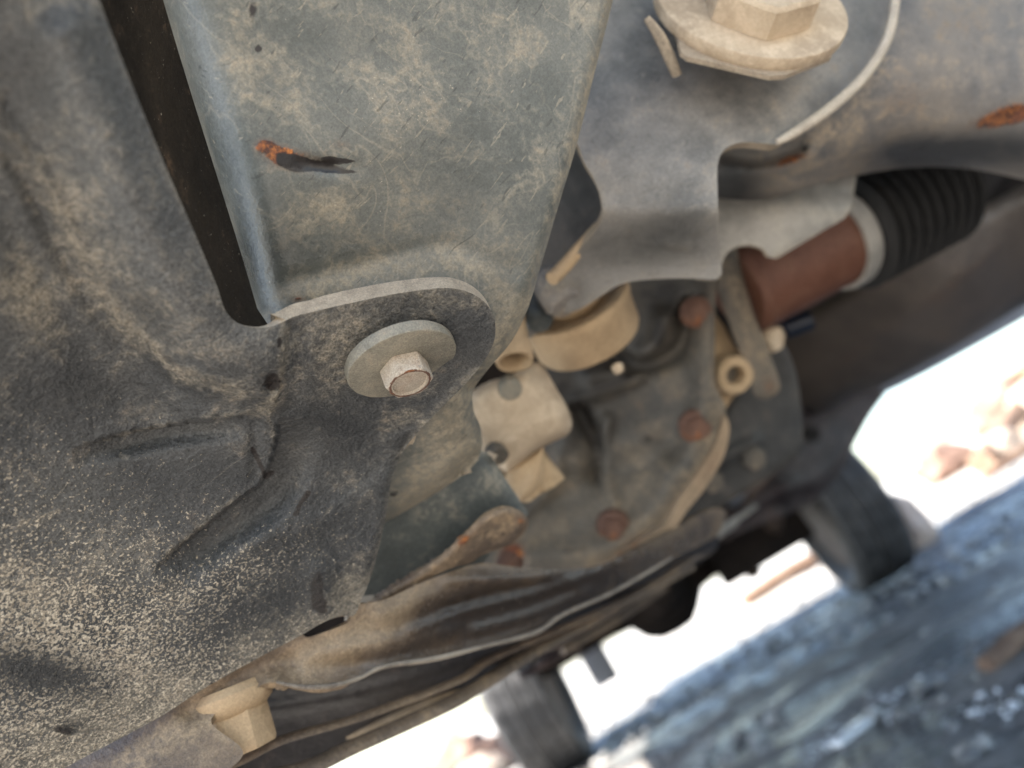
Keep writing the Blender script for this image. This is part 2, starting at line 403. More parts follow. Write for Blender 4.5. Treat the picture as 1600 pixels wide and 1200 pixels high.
M_castedge = grime('sandy_cast_edge', (.30, .21, .12), (.40, .28, .165), dust=(.45, .33, .20), dust_amt=.2, speck=-.9, rough=.8, bump=.4, grain=.35)
M_rust = grime('rusted_bolt', (.07, .034, .024), (.12, .06, .042), dust=(.20, .14, .10), dust_amt=.0, speck=-1, rough=.8, rust_amt=-.1, bump=.6)
M_filter = grime('red_brown_filter_paint', (.085, .033, .018), (.115, .046, .026), dust=(.15, .095, .06), dust_amt=-.02, speck=-1, rough=.6, k=.8, bump=.3)
M_black = plain('black_rubber', (.0025, .0025, .0025), (.009, .008, .007), 60, .68, .3)
M_dark = plain('dark_underbody', (.010, .0085, .008), (.030, .023, .02), 9, .9, .5, .01)
M_raild = grime('purple_brown_rail_film', (.018, .013, .013), (.045, .032, .032), dust=(.14, .10, .085), dust_amt=-.05, speck=-1, rough=.7, k=.3, spec=.2)
M_sill = grime('sill_paint', (.085, .070, .060), (.13, .105, .088), dust=(.18, .14, .11), dust_amt=-.05, speck=-1, rough=.5, k=.25, bump=.3)
M_sillb = plain('blue_grey_sill_skylight', (.22, .25, .32), (.30, .33, .40), 8, .35, .05)  # sky light caught by the sill is put into this blue
M_shield = grime('light_grey_shield', (.20, .19, .17), (.29, .27, .24), dust=(.38, .34, .27), dust_amt=.1, speck=-.9, rough=.5, bump=.2)
M_seam = plain('rusty_seam', (.09, .04, .025), (.16, .08, .05), 40, .8)
M_blue = plain('blue_plastic', (.006, .009, .018), (.009, .013, .024), 40, .4)
M_body = plain('silver_blue_body_paint', (.30, .33, .38), (.34, .37, .42), 4, .35, .02)
# ------------------------------------------------------------------ ground
def ground_material():
    m, t, bs = nodes('damp_dirt'); b = NB(t); tc = b.new('ShaderNodeTexCoord').outputs['Object']
    mp = b.new('ShaderNodeMapping'); b.l(tc, mp.inputs[0]); mp.inputs['Scale'].default_value = (.6, 1.3, 1)
    mp.inputs['Rotation'].default_value = (0, 0, .2); v = mp.outputs[0]
    n1 = b.noise(v, 1.6, 6, .6); n2 = b.noise(v, 13, 9, .7, .5); n3 = b.noise(tc, 75, 5, .6)
    col = b.mix(b.step(n2, .38, .66), (.035, .033, .031), (.25, .232, .215))
    col = b.mix(b.math('MULTIPLY', b.step(n1, .4, .65), .28), col, (.34, .30, .25))
    col = b.mix(b.math('MULTIPLY', b.step(n3, .5, .7), .4), col, (.45, .42, .38))
    # sunlit ground beyond the car: brightness put into the colour
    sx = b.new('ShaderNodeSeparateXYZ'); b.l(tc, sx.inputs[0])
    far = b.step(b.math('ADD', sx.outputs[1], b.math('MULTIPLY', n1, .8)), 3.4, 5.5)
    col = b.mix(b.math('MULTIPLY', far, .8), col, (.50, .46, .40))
    front = b.step(b.math('MULTIPLY', sx.outputs[1], -1), .0, .5)  # paler front ground added to bounce more light under the car
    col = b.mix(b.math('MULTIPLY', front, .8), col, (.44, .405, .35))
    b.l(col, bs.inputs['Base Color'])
    wet = b.step(b.math('ADD', b.math('MULTIPLY', n1, .5), b.math('MULTIPLY', n2, .5)), .44, .56)
    b.l(b.math('ADD', .16, b.math('MULTIPLY', wet, .55)), bs.inputs['Roughness'])
    bp = b.new('ShaderNodeBump'); bp.inputs['Strength'].default_value = .8; bp.inputs['Distance'].default_value = .02
    b.l(b.math('ADD', n2, b.math('MULTIPLY', n3, .25)), bp.inputs['Height']); b.l(bp.outputs[0], bs.inputs['Normal'])
    return m
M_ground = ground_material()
def build_ground():
    xs = np.r_[-150, -60, -20, -8, -4, np.arange(-2.4, 3.6, .05), 4, 6, 8, 20, 60, 150]; ys = np.r_[-60, -20, -6, -2, -.8, np.arange(0, 6.5, .05), 7, 8, 10, 14, 20, 60, 250]
    gx, gy = np.meshgrid(xs, ys); rng = np.random.RandomState(3)
    z = np.zeros_like(gx)
    for k in range(60):
        fx, fy = rng.normal(0, 5, 2); a = rng.uniform(.0008, .0030); z += a*np.sin(gx*fx*1.2+gy*fy*2.2+rng.uniform(0, 6))
    m = (gx > -2.3) & (gx < 3.5) & (gy > .1) & (gy < 6.2); z = np.where(m, z-.006, -.006)
    V = np.c_[gx.ravel(), gy.ravel(), z.ravel()]; nx = len(xs); ny = len(ys)
    Fc = [(j*nx+i, j*nx+i+1, (j+1)*nx+i+1, (j+1)*nx+i) for j in range(ny-1) for i in range(nx-1)]
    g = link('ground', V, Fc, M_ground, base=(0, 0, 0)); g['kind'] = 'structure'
build_ground()
def stones(name, n, region, rmin, rmax, mat, seed, kind='stuff'):
    rng = random.Random(seed); V = []; Fc = []
    t = (1+5**.5)/2; ico = [Vector(v).normalized() for v in [(-1, t, 0), (1, t, 0), (-1, -t, 0), (1, -t, 0), (0, -1, t), (0, 1, t), (0, -1, -t), (0, 1, -t), (t, 0, -1), (t, 0, 1), (-t, 0, -1), (-t, 0, 1)]]
    fi = [(0, 11, 5), (0, 5, 1), (0, 1, 7), (0, 7, 10), (0, 10, 11), (1, 5, 9), (5, 11, 4), (11, 10, 2), (10, 7, 6), (7, 1, 8), (3, 9, 4), (3, 4, 2), (3, 2, 6), (3, 6, 8), (3, 8, 9), (4, 9, 5), (2, 4, 11), (6, 2, 10), (8, 6, 7), (9, 8, 1)]
    for _ in range(n):
        x, y = region(rng); r = rmin*(rmax/rmin)**(rng.random()**2.2); sx, sy, sz = rng.uniform(.7, 1.4), rng.uniform(.7, 1.3), rng.uniform(.4, .8); a = rng.uniform(0, 6.3); o = len(V)
        for q in ico:
            u = q*(1+rng.uniform(-.18, .18)); X = u.x*sx*r; Y = u.y*sy*r
            V.append((x+X*math.cos(a)-Y*math.sin(a), y+X*math.sin(a)+Y*math.cos(a), u.z*sz*r+r*sz*.25-.004))
        Fc += [(p+o, q+o, s+o) for p, q, s in fi]
    o = link(name, V, Fc, mat, base=(0, 0, 0), smooth_=False); o['kind'] = kind; return o
M_pale = plain('peach_block_sunlight', (.55, .40, .30), (.68, .52, .42), 12, .8, .3)  # stone stands in shadow; sunlight is put into its pale colour
M_peb = plain('wet_grey_pebbles', (.06, .06, .06), (.50, .48, .45), 9, .25, .3)
M_pale_glint = plain('pale_glint_gloss', (.80, .80, .80), (.88, .88, .88), 30, .08, .1)  # near-white colour stands in for sky glints on wet grit
g_ = stones('pebbles', 9000, lambda r: (r.uniform(-.9, 2.6), .35+4.8*r.random()**1.2),   .0022, .022, M_peb, 5)
g_ = stones('glint_grit', 900, lambda r: ((lambda c: (c[0]+r.gauss(0, .035), c[1]+r.gauss(0, .05)))(r.choice([*[tuple(G(px, py))[:2] for px, py in ((1460, 1085), (1400, 1075), (1300, 1150), (1290, 985), (1180, 1010), (1560, 1090), (1540, 960), (1480, 900), (1270, 1160), (1100, 1100))]]))) if r.random() < .7 else (r.uniform(0, 1.8), r.uniform(.7, 3.2)), .0014, .0055, M_pale_glint, 8)
# ------------------------------------------------------------------ the car
car = empty('car', (0.12, 1.4, 0.0))
thing(car, 'dusty car seen from underneath, with bolted steel plates, brackets, rear axle and two rear wheels', 'car')
# --- body above (roof over everything, so the ground below lies in its shade)
def body():
    x0, x1, y0, y1 = -.72, .96, -.28, 3.25
    boxm('underbody', ((x0+x1)/2, (y0+y1)/2+.2, .62), ((x1-x0)/2-.05, 0, 0), (0, (y1-y0)/2-.2, 0), (0, 0, .03), M_dark, car, 'dark floor pan above the axle')
    boxm('body_shell', ((x0+x1)/2, (y0+y1)/2+.1, .94), ((x1-x0)/2, 0, 0), (0, (y1-y0)/2-.1, 0), (0, 0, .28), M_body, car, 'pale painted outer body', bev=.06)
    boxm('cabin', ((x0+x1)/2, 1.9, 1.4), ((x1-x0)/2-.12, 0, 0), (0, 1.1, 0), (0, 0, .22), M_body, car, bev=.12)
body()
# --- front left wheel, beside the camera
# --- plate A
A_ctrl = tps([(640, 580, .215), (460, 500, .191), (740, 470, .203), (640, 455, .197), (600, 690, .234), (350, 480, .182), (155, 0, .148), (0, 0, .138), (0, 300, .152), (200, 300, .163), (0, 600, .176), (200, 600, .192), (430, 620, .205),
              (0, 900, .192), (300, 850, .217), (560, 940, .252), (470, 990, .246), (250, 1115, .228), (0, 1250, .205), (600, 800, .243), (430, 740, .220), (-150, -100, .122), (-150, 1330, .192)])
A_out = [(-160, -110, 'c'), (118, -110, 'c'), (155, 0), (190, 92), (250, 240), (300, 355), (338, 445), (352, 485), (372, 505), (400, 512), (428, 509), (462, 494), (550, 473), (625, 458), (700, 450), (742, 461), (768, 486), (774, 520), (764, 552),
         (736, 590), (697, 630), (660, 668), (630, 705), (612, 750), (604, 800), (594, 848), (580, 900), (563, 942), (553, 962), (535, 962), (515, 968), (495, 978), (472, 992), (400, 1030), (320, 1075), (250, 1120), (90, 1206), (-160, 1345, 'c')]
def a_speck(p):
    x, y = p[:, 0], p[:, 1]
    s = np.clip((y+.35*(400-x)-560)/520, -.4, 1.0)
    s = s*1.05-.25
    s += blobs(p, [(470, 690, 150, 30, -15, -.5), (390, 810, 120, 24, -32, -.6), (300, 670, 130, 18, -8, -.5), (430, 560, 90, 60, 0, -.6), (640, 560, 150, 110, 0, -.9), (440, 950, 120, 40, -20, -.25), (60, 1050, 60, 22, 10, -.8), (360, 900, 120, 50, -20, .25), (80, 1000, 150, 100, 0, .25)])
    s[(y < 520)] -= .4
    return s
def a_dust_highlight(p):
    x, y = p[:, 0], p[:, 1]
    d = np.clip((y+.55*x-1160)/130, 0, 1)*.75
    d += blobs(p, [(115, 330, 30, 130, -25, .35), (30, 440, 60, 50, 0, .5), (60, 500, 60, 40, 0, .35), (200, 520, 70, 22, 35, .4), (330, 600, 90, 14, 10, .5), (415, 640, 26, 12, 0, .6), (520, 540, 80, 60, 0, .40), (650, 640, 60, 30, -40, .35), (680, 480, 80, 30, 0, .25), (545, 930, 30, 40, 10, .7), (100, 1150, 160, 50, -25, .5),
                   (90, 210, 30, 40, 0, .3), (560, 1000, 40, 40, 0, .3), (200, 480, 60, 110, -35, .15), (130, 930, 80, 50, 0, .3), (20, 150, 60, 90, 0, -.3), (220, 740, 180, 60, 0, -.25), (700, 470, 60, 10, 10, .3)])
    d += strokes(p, [([(0, 190), (60, 260), (110, 370), (190, 500), (270, 575), (350, 610), (420, 620)], 12, .25), ([(445, 505), (442, 570), (425, 630)], 7, .55), ([(745, 575), (655, 668)], 4, .35), ([(418, 640), (428, 690), (404, 748), (345, 795), (262, 864)], 4, .45), ([(130, 694), (290, 655), (410, 643)], 4, .4)])  # thin strokes paint highlights along the pressed edges
    return d
def a_tone(p): return blobs(p, [(230, 480, 50, 30, 30, .5), (100, 620, 140, 40, 0, .5), (240, 750, 120, 50, 0, .4), (30, 120, 60, 100, 0, .3), (500, 660, 90, 40, 0, .5), (720, 540, 60, 60, -45, .5), (640, 470, 90, 14, -5, .4), (250, 250, 40, 160, -25, .25), (60, 1050, 120, 40, 12, .8), (420, 940, 140, 40, -25, .5), (500, 840, 120, 40, -20, .3), (120, 1135, 40, 10, 5, .6)])  # broad darker patches across the plate
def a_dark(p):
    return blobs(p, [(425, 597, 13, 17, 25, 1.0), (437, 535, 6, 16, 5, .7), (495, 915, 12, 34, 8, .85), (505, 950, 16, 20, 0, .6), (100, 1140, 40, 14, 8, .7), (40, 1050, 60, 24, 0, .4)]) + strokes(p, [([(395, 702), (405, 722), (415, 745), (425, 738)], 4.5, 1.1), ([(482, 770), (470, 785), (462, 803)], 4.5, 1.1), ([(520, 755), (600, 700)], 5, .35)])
A_ridges = [([(-60, 75), (0, 178), (60, 258), (110, 358), (190, 488), (270, 566), (350, 602), (428, 616)], 60, .0034, 'e'), ([(-60, 90), (0, 190), (60, 270), (110, 370), (190, 500), (270, 575), (350, 608), (432, 622)], 15, .0016), ([(-110, 150), (-40, 260), (10, 330), (70, 430), (150, 560), (240, 640)], 46, -.0030),
            ([(100, 60), (180, 260), (260, 430), (330, 540), (410, 565)], 62, .0075),
            ([(425, 650), (440, 590), (449, 500), (452, 470)], 50, .0022, 'e'), ([(425, 597), (425, 600)], 12, -.003),
            ([(110, 705), (180, 680), (290, 660), (412, 648)], 42, .0042, 'e'),
            ([(235, 900), (262, 868), (350, 798), (408, 752), (428, 706), (436, 650)], 74, .0078, 'e'), ([(470, 740), (560, 705), (640, 665)], 26, -.0044, 't'),
            ([(250, 905), (350, 860), (450, 830), (520, 800), (620, 740)], 18, .0012),
            ([(400, 660), (398, 745)], 10, -.0014), ([(500, 900), (512, 960)], 22, .0022),
            ([(740, 585), (697, 628), (655, 668), (600, 690)], 7, .0010)]
A_hole = []
plate = sheet('skid_plate', A_out, A_ctrl, lambda p: .0018+.0046*np.exp(-((p[:, 0]-600)**2/250**2+(p[:, 1]-440)**2/110**2)**2), [M_plate, M_rim], car, step=5.0, ridges=A_ridges, rolls=[([(640, 680), (612, 745), (600, 830), (575, 915)], 16, .003)], marks={'film': a_tone, 'speck': a_speck, 'dust': a_dust_highlight, 'dark': a_dark}, label='black speckled steel plate with a bolted tab')
# --- bolt on the tab
c, n = surf_frame(A_ctrl, 623, 553)
nb = AX(.42, .9, 64)
nh = AX(.42, .9, 60)
bolt = hexhead('bolt', c+nb*.0046, nh, .0071, .0060, M_head, car, 'pale hexagonal bolt with rusty rim', twist=.35, dish=.0007)
lathe('washer', washer_prof(.0160, .004, .0028, .0006), c+nb*.0014, nb, M_tan_edge, bolt, n=64, rough=.004)
lathe('rust_rim', [(.0055, -.0003), (.0060, -.0002), (.0061, .0001), (.0058, .0003), (.0054, .0002), (.0055, -.0003)], c+nb*.0046+nh*.0058, nh, M_rust, bolt, n=40, rough=.02, open=True)
# --- pan B
B_ctrl = tps([(640, 560, .224), (400, 480, .202), (420, 300, .196), (255, 0, .180), (450, 100, .196), (600, 200, .207), (900, 0, .232), (957, 0, .236), (900, 230, .234), (830, 470, .234), (800, 530, .238), (740, 610, .246),
              (750, 690, .262), (600, 815, .276), (680, 760, .270), (600, 700, .246), (560, 420, .215), (700, 380, .222)])
B_out = [(228, -110, 'c'), (255, 0), (300, 150), (347, 300), (378, 400), (402, 482, 'c'), (480, 600, 'c'), (585, 700), (596, 820, 'c'), (640, 795), (690, 765), (735, 732), (752, 705), (752, 672), (740, 640), (740, 610), (762, 578), (800, 532), (824, 484), (844, 420), (870, 330), (900, 230), (930, 110), (958, 0), (985, -110, 'c')]
def b_dust(p):
    d = strokes(p, [([(440, 462), (560, 430), (690, 405), (770, 420), (800, 480), (770, 560), (700, 660)], 20, .65), ([(958, 0), (900, 230), (845, 420), (800, 530)], 12, .45), ([(640, 790), (740, 700)], 30, .6)])
    d += blobs(p, [(430, 130, 60, 80, 0, .5), (500, 330, 70, 30, -20, .45), (700, 60, 160, 70, 0, .15), (620, 100, 80, 60, 0, .1), (380, 60, 25, 60, 0, .3), (840, 280, 50, 90, 10, .3), (500, 320, 40, 30, 0, .3), (690, 700, 60, 60, 0, .5), (310, 120, 30, 200, -18, -.6)])
    return d
def b_tone(p): return blobs(p, [(560, 380, 200, 40, -12, .45), (420, 380, 50, 90, -10, .5), (620, 260, 140, 60, -20, .25), (810, 400, 50, 90, 20, .35), (560, 60, 90, 60, 0, .25), (720, 300, 60, 60, 0, .3)])  # broad darker patches across the pan
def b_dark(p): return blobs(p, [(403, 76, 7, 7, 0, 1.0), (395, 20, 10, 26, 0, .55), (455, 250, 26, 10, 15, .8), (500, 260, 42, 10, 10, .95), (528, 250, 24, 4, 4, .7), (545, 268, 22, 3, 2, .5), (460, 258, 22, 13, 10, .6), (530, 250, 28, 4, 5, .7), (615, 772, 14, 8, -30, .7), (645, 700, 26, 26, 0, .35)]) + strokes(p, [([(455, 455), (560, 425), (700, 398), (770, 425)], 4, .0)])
def b_rust(p): return blobs(p, [(434, 240, 26, 14, 15, .72), (470, 250, 50, 18, 10, .62), (415, 225, 16, 10, 0, .7), (535, 225, 18, 14, 0, .35), (465, 468, 14, 5, -10, .8), (850, 140, 14, 6, -50, .2)])
def b_speck(p): return blobs(p, [(640, 170, 120, 90, 0, .45), (600, 350, 90, 60, 0, .35), (540, 60, 120, 60, 0, .1)])
sheet('support_pan', B_out, B_ctrl, .003, [M_pan, M_rim], car, step=6.5, rolls=[([(228, -110), (255, 0), (300, 150), (347, 300), (402, 482)], 95, .022), ([(985, -110), (958, 0), (900, 230), (845, 420), (800, 532), (742, 608)], 22, .006), ([(742, 608), (752, 672), (752, 705), (690, 765), (596, 820)], 30, .010)],
      ridges=[([(500, 262), (560, 262)], 14, -.0006), ([(690, 640), (700, 720)], 40, .003), ([(450, 440), (560, 415), (700, 385), (800, 420)], 16, -.0008), ([(470, 254), (520, 262)], 9, -.0012)],
      marks={'film': b_tone, 'dust': b_dust, 'dark': b_dark, 'rust': b_rust, 'speck': b_speck}, label='grey green dusty steel pan with a rust scar')
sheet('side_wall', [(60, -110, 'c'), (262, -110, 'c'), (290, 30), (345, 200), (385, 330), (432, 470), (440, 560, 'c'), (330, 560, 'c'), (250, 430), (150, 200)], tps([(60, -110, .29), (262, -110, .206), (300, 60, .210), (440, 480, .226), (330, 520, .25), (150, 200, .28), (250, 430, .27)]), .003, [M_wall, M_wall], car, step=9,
      ridges=[([(300, 30), (360, 250), (420, 480)], 20, .004)], label='grimy side wall of the slot with shade painted in')
# --- strip C
sheet('lower_arm', [(560, 800, 'c'), (600, 806), (680, 757), (742, 705, 'c'), (752, 704), (766, 712), (790, 748), (826, 802, 'c'), (780, 850), (730, 905), (640, 960), (540, 985, 'c')], tps([(600, 812, .285), (750, 705, .292), (826, 802, .305), (565, 950, .30), (700, 900, .31)]), .003, [M_teal, M_rim], car, step=9,
      rolls=[([(750, 704), (790, 748), (826, 802)], 20, .006)], marks={'dust': lambda p: blobs(p, [(780, 740, 30, 30, 45, .5), (700, 770, 60, 20, -35, .2)])}, label='teal grey lower arm')
sheet('arm_lip', [(540, 960, 'c'), (590, 932), (640, 902), (690, 866), (730, 828), (755, 803), (785, 790), (812, 798), (826, 812), (822, 828), (806, 846), (780, 858), (752, 868), (735, 880), (700, 890), (640, 920), (600, 945)], tps([(560, 945, .272), (690, 866, .278), (800, 810, .286), (826, 815, .290), (740, 880, .288)]), .004, [M_beam, M_rim], car, step=7, roll=(12, .004),
      ridges=[([(600, 930), (690, 872), (745, 822), (790, 800)], 8, .002), ([(720, 880), (800, 840)], 9, -.003)], marks={'dust': lambda p: blobs(p, [(780, 830, 40, 14, -30, .4), (650, 910, 60, 8, -32, .3)]), 'rust': lambda p: blobs(p, [(722, 842, 10, 8, 0, .6), (815, 812, 10, 12, 0, .6), (730, 840, 40, 8, -45, .35)])}, label='tan curled lip of the lower arm')
# --- cross beam D
D_ctrl = tps([(90, 1206, .232), (250, 1118, .236), (472, 992, .256), (560, 945, .262), (750, 880, .30), (940, 885, .36), (1110, 810, .45), (1110, 850, .45), (880, 960, .34), (680, 1030, .285), (470, 1072, .25), (200, 1230, .225), (0, 1330, .21)])
D_out = [(-60, 1300, 'c'), (90, 1190), (250, 1100), (320, 1058), (400, 1014), (440, 985), (500, 960), (540, 950), (562, 944), (600, 937), (660, 910), (705, 893), (752, 880), (800, 885), (870, 890), (935, 884), (985, 862), (1040, 835), (1110, 796), (1135, 800), (1120, 836), (1060, 868), (1000, 902), (930, 940), (880, 962), (838, 990), (760, 1010), (680, 1030), (600, 1042), (560, 1062), (520, 1072), (470, 1073), (425, 1066), (400, 1075), (350, 1105), (330, 1130), (380, 1175), (340, 1215), (250, 1290), (0, 1400, 'c')]
slot = [(472, 991), (484, 981), (505, 971), (528, 964), (545, 963), (549, 968), (538, 976), (515, 985), (492, 993), (478, 996)]
D_mk = {'dust': lambda p: blobs(p, [(520, 1010, 130, 30, -30, .8), (250, 1160, 160, 30, -28, .7), (620, 960, 60, 30, -20, .5), (1050, 830, 60, 20, -30, .5)]), 'dark': lambda p: blobs(p, [(675, 960, 40, 28, -20, .42), (590, 1040, 30, 14, -20, .3), (240, 1170, 40, 16, -20, .4)]), 'film': lambda p: blobs(p, [(700, 955, 70, 40, -20, .8), (800, 950, 130, 50, -25, .9), (930, 915, 120, 50, -25, .8), (620, 1025, 60, 16, -20, .6), (1060, 850, 80, 30, -30, .5)]), 'rust': lambda p: blobs(p, [(520, 1010, 140, 30, -30, .12)])}  # painted shade darkens the middle and right of the beam
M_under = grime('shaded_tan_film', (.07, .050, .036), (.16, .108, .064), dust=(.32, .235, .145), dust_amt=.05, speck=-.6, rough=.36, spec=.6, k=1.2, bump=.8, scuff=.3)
M_under2 = grime('worn_beam_edge', (.10, .08, .062), (.30, .25, .19), dust=(.38, .32, .25), dust_amt=.15, speck=-.9, rough=.4, k=2, bump=.6)
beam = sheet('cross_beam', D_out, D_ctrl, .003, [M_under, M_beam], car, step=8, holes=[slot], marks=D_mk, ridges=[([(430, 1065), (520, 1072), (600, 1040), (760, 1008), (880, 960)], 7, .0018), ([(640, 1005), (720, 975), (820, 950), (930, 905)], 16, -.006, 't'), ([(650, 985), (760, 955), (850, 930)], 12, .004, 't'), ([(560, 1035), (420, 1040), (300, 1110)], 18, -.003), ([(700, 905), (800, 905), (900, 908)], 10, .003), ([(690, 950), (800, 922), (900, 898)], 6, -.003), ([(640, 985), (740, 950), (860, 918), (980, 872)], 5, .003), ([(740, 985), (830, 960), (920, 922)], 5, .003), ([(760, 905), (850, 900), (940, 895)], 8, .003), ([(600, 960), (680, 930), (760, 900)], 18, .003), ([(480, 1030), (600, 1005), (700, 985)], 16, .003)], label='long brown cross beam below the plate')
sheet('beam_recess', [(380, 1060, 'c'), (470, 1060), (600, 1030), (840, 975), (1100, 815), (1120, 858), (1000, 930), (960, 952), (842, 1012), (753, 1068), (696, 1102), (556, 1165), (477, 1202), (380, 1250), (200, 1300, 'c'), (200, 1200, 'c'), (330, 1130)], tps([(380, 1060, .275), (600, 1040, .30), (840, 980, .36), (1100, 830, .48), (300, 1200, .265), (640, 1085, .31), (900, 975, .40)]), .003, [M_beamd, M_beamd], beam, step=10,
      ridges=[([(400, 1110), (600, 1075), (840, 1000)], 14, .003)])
for nm, pts, r in (('flange', [(150, 1232, .248), (345, 1199, .256), (444, 1155, .264), (566, 1119, .282), (716, 1063, .31), (766, 1030, .33), (870, 985, .365), (1000, 925, .43), (1110, 855, .50)], .0021),
                   ('flange', [(330, 1235, .262), (470, 1203, .268), (558, 1164, .282), (696, 1102, .305), (752, 1070, .325), (842, 1014, .36), (960, 950, .42), (1080, 885, .50)], .0036)):
    tube(nm, [P(*q) for q in pts], [r*1.0]*len(pts), M_beam, beam, n=10, squash=.5)
tube('flange', [P(*q) for q in [(540, 1150, .30), (640, 1112, .31), (700, 1082, .325), (750, 1060, .34)]], [.002, .004, .004, .002], M_tan, beam, n=10, squash=.4)
tube('flange', [P(*q) for q in [(560, 1132, .31), (640, 1098, .325), (720, 1070, .34)]], [.001, .003, .001], M_tan, beam, n=10, squash=.4)
tube('beam_lip', [P(*q) for q in [(432, 1066, .244), (472, 1073, .246), (520, 1071, .250), (560, 1060, .258), (602, 1041, .266), (680, 1029, .278), (760, 1009, .298), (838, 988, .318), (880, 960, .330), (960, 924, .355), (1050, 872, .40)]], [.0004, .0008, .0009, .0007, .0009, .0011, .0008, .0012, .0009, .0010, .0006], M_under2, beam, n=8)
# --- flanged bolt E
nE = AX(.36, .93, 78); cE = P(364, 1090, .252)
fb = hexhead('flanged_bolt', cE+nE*.004, nE, .0105, .0135, M_castedge, car, 'tan flanged bolt hanging under the cross beam', twist=.5, dish=.0012)
lathe('flange', [(.002, -.004), (.0118, -.004), (.0137, -.0015), (.0137, .0008), (.0125, .003), (.0098, .0052), (.006, .006)], cE, nE, M_castedge, fb, n=48)
# --- bracket F
F_ctrl = tps([(1160, 0, .318), (900, 0, .310), (1400, 0, .33), (1000, 200, .290), (1200, 200, .296), (1000, 300, .286), (1120, 320, .286), (1000, 400, .302), (1120, 430, .306), (870, 440, .310), (920, 350, .292), (1350, 110, .315), (900, 200, .29)])
F_out = [(900, -110, 'c'), (870, 180), (903, 226), (912, 252), (926, 276), (938, 305), (941, 338), (932, 360), (908, 388), (884, 414), (858, 432), (850, 450), (858, 474), (880, 488), (904, 484), (940, 462), (968, 445), (1000, 438), (1060, 435), (1118, 437, 'c'), (1128, 428, 'c'), (1123, 350), (1121, 262), (1127, 240), (1142, 227), (1165, 222), (1192, 224), (1212, 226, 'c'), (1235, 212), (1290, 172), (1342, 122), (1378, 64), (1392, 0), (1400, -110, 'c')]
F_mk = {'film': lambda p: blobs(p, [(1000, 390, 110, 50, 0, .75), (1060, 350, 60, 40, 0, .5), (900, 460, 40, 30, 0, .4), (1350, 60, 30, 80, 20, .3)]), 'dark': lambda p: blobs(p, [(1010, 430, 70, 14, 0, .3)]), 'dust': lambda p: blobs(p, [(1200, 170, 60, 40, -30, .25), (1055, 385, 24, 6, 8, 1.2), (1100, 320, 20, 40, 0, .3), (870, 455, 22, 25, 0, .8), (930, 150, 40, 60, 0, .1), (890, 400, 10, 34, 42, .7)]), 'rust': lambda p: blobs(p, [(885, 405, 8, 30, 42, .2)])}  # shade painted where the lower part bends away
def f_dimples(v, dep):
    rng = random.Random(4)
    for _ in range(40):
        x, y = rng.uniform(900, 1250), rng.uniform(60, 330); dep = dep+.0006*np.exp(-((v[:, 0]-x)**2+(v[:, 1]-y)**2)/rng.uniform(25, 70))
    return dep
sheet('bracket', F_out, F_ctrl, .0045, [M_brk, M_rim], car, step=6.5, marks=F_mk, extra=f_dimples, ridges=[([(930, 330), (1120, 330)], 20, .0022), ([(940, 400), (1120, 405)], 40, -.004), ([(1030, 382), (1080, 388)], 7, .0014), ([(1395, 0), (1365, 90), (1290, 165), (1225, 215)], 7, .0012), ([(1370, 0), (1340, 85), (1265, 150)], 16, -.0016), ([(868, 440), (890, 480)], 16, .004)], label='blue grey steel bracket with a rounded dusty edge')
tube('bracket_lip', [P(1402, -60, .318), P(1399, 0, .312), P(1386, 62, .306), P(1350, 120, .301), P(1296, 170, .296), P(1240, 208, .292), P(1214, 222, .290)], [.0022, .0022, .0022, .0022, .0022, .0020, .0012], M_lip, car, n=10, squash=.8, label='pale dusty rolled lip along the bracket')
# --- big bolt
cB, nB_ = surf_frame(F_ctrl, 1168, -12)
nB = AX(.15, -1, 34); cB = P(1170, 14, .290)
ey = (U-nB*U.dot(nB)).normalized(); ex = ey.cross(nB)
bb = hexhead('bolt', cB+nB*.0035-ey*.0058, nB, .0222, .0118, M_tan, car, 'large dust coated hexagonal bolt on a round washer', twist=aim(nB, -.05, 1), dish=.0009)
lathe('washer', washer_prof(.0378, .010, .0038, .0008), cB-nB*.0005, nB, M_tan, bb, n=72)
# square locking plate under the washer
x_, y_, z_ = basis(nB); e1 = (R-nB*R.dot(nB)).normalized(); e2 = nB.cross(e1)
V = []; ang = [-2.36, -2.28, -1.55, -1.40, -.75, .2, 1.2, 2.6]; rr = [.043, .0435, .0410, .0405, .038, .037, .037, .037]
for hh in (-.0035, -.0016):
    for a, r_ in zip(ang, rr): V.append(cB+e1*r_*math.cos(a)+e2*r_*math.sin(a)+nB*hh)
k8 = 8
link('lock_plate', V, [tuple(range(8))[::-1], tuple(range(8, 16))]+[(i, (i+1) % 8, 8+(i+1) % 8, 8+i) for i in range(8)], M_rim, bb, smooth_=False)
# tab bent up at the lower left of the lock plate
tube('lock_tab', [P(1058, 118, .284), P(1046, 90, .280), P(1030, 56, .276), P(1010, 28, .274)], [.0012, .0014, .0014, .0008], M_rim, bb, n=8, squash=1.6)
# embossed figures on the head
def emboss(txt, c, zx, zy, zn, size, mat, parent):
    cu = bpy.data.curves.new('t', 'FONT'); cu.body = txt; cu.size = size; cu.extrude = .0005; cu.bevel_depth = .00018; cu.align_x = 'CENTER'; cu.align_y = 'CENTER'
    o = bpy.data.objects.new('t', cu); S.collection.objects.link(o); bpy.context.view_layer.update()
    me = o.evaluated_get(bpy.context.evaluated_depsgraph_get()).to_mesh()
    V = [Vector(c)+zx*v.co.x+zy*v.co.y+zn*v.co.z for v in me.vertices]; Fc = [tuple(p.vertices) for p in me.polygons]
    bpy.data.objects.remove(o)
    return link('embossed_mark', V, Fc, mat, parent, smooth_=False)
emboss('9K', cB+nB*.0144-ey*.010, ex, ey, nB, .013, M_tan, bb)
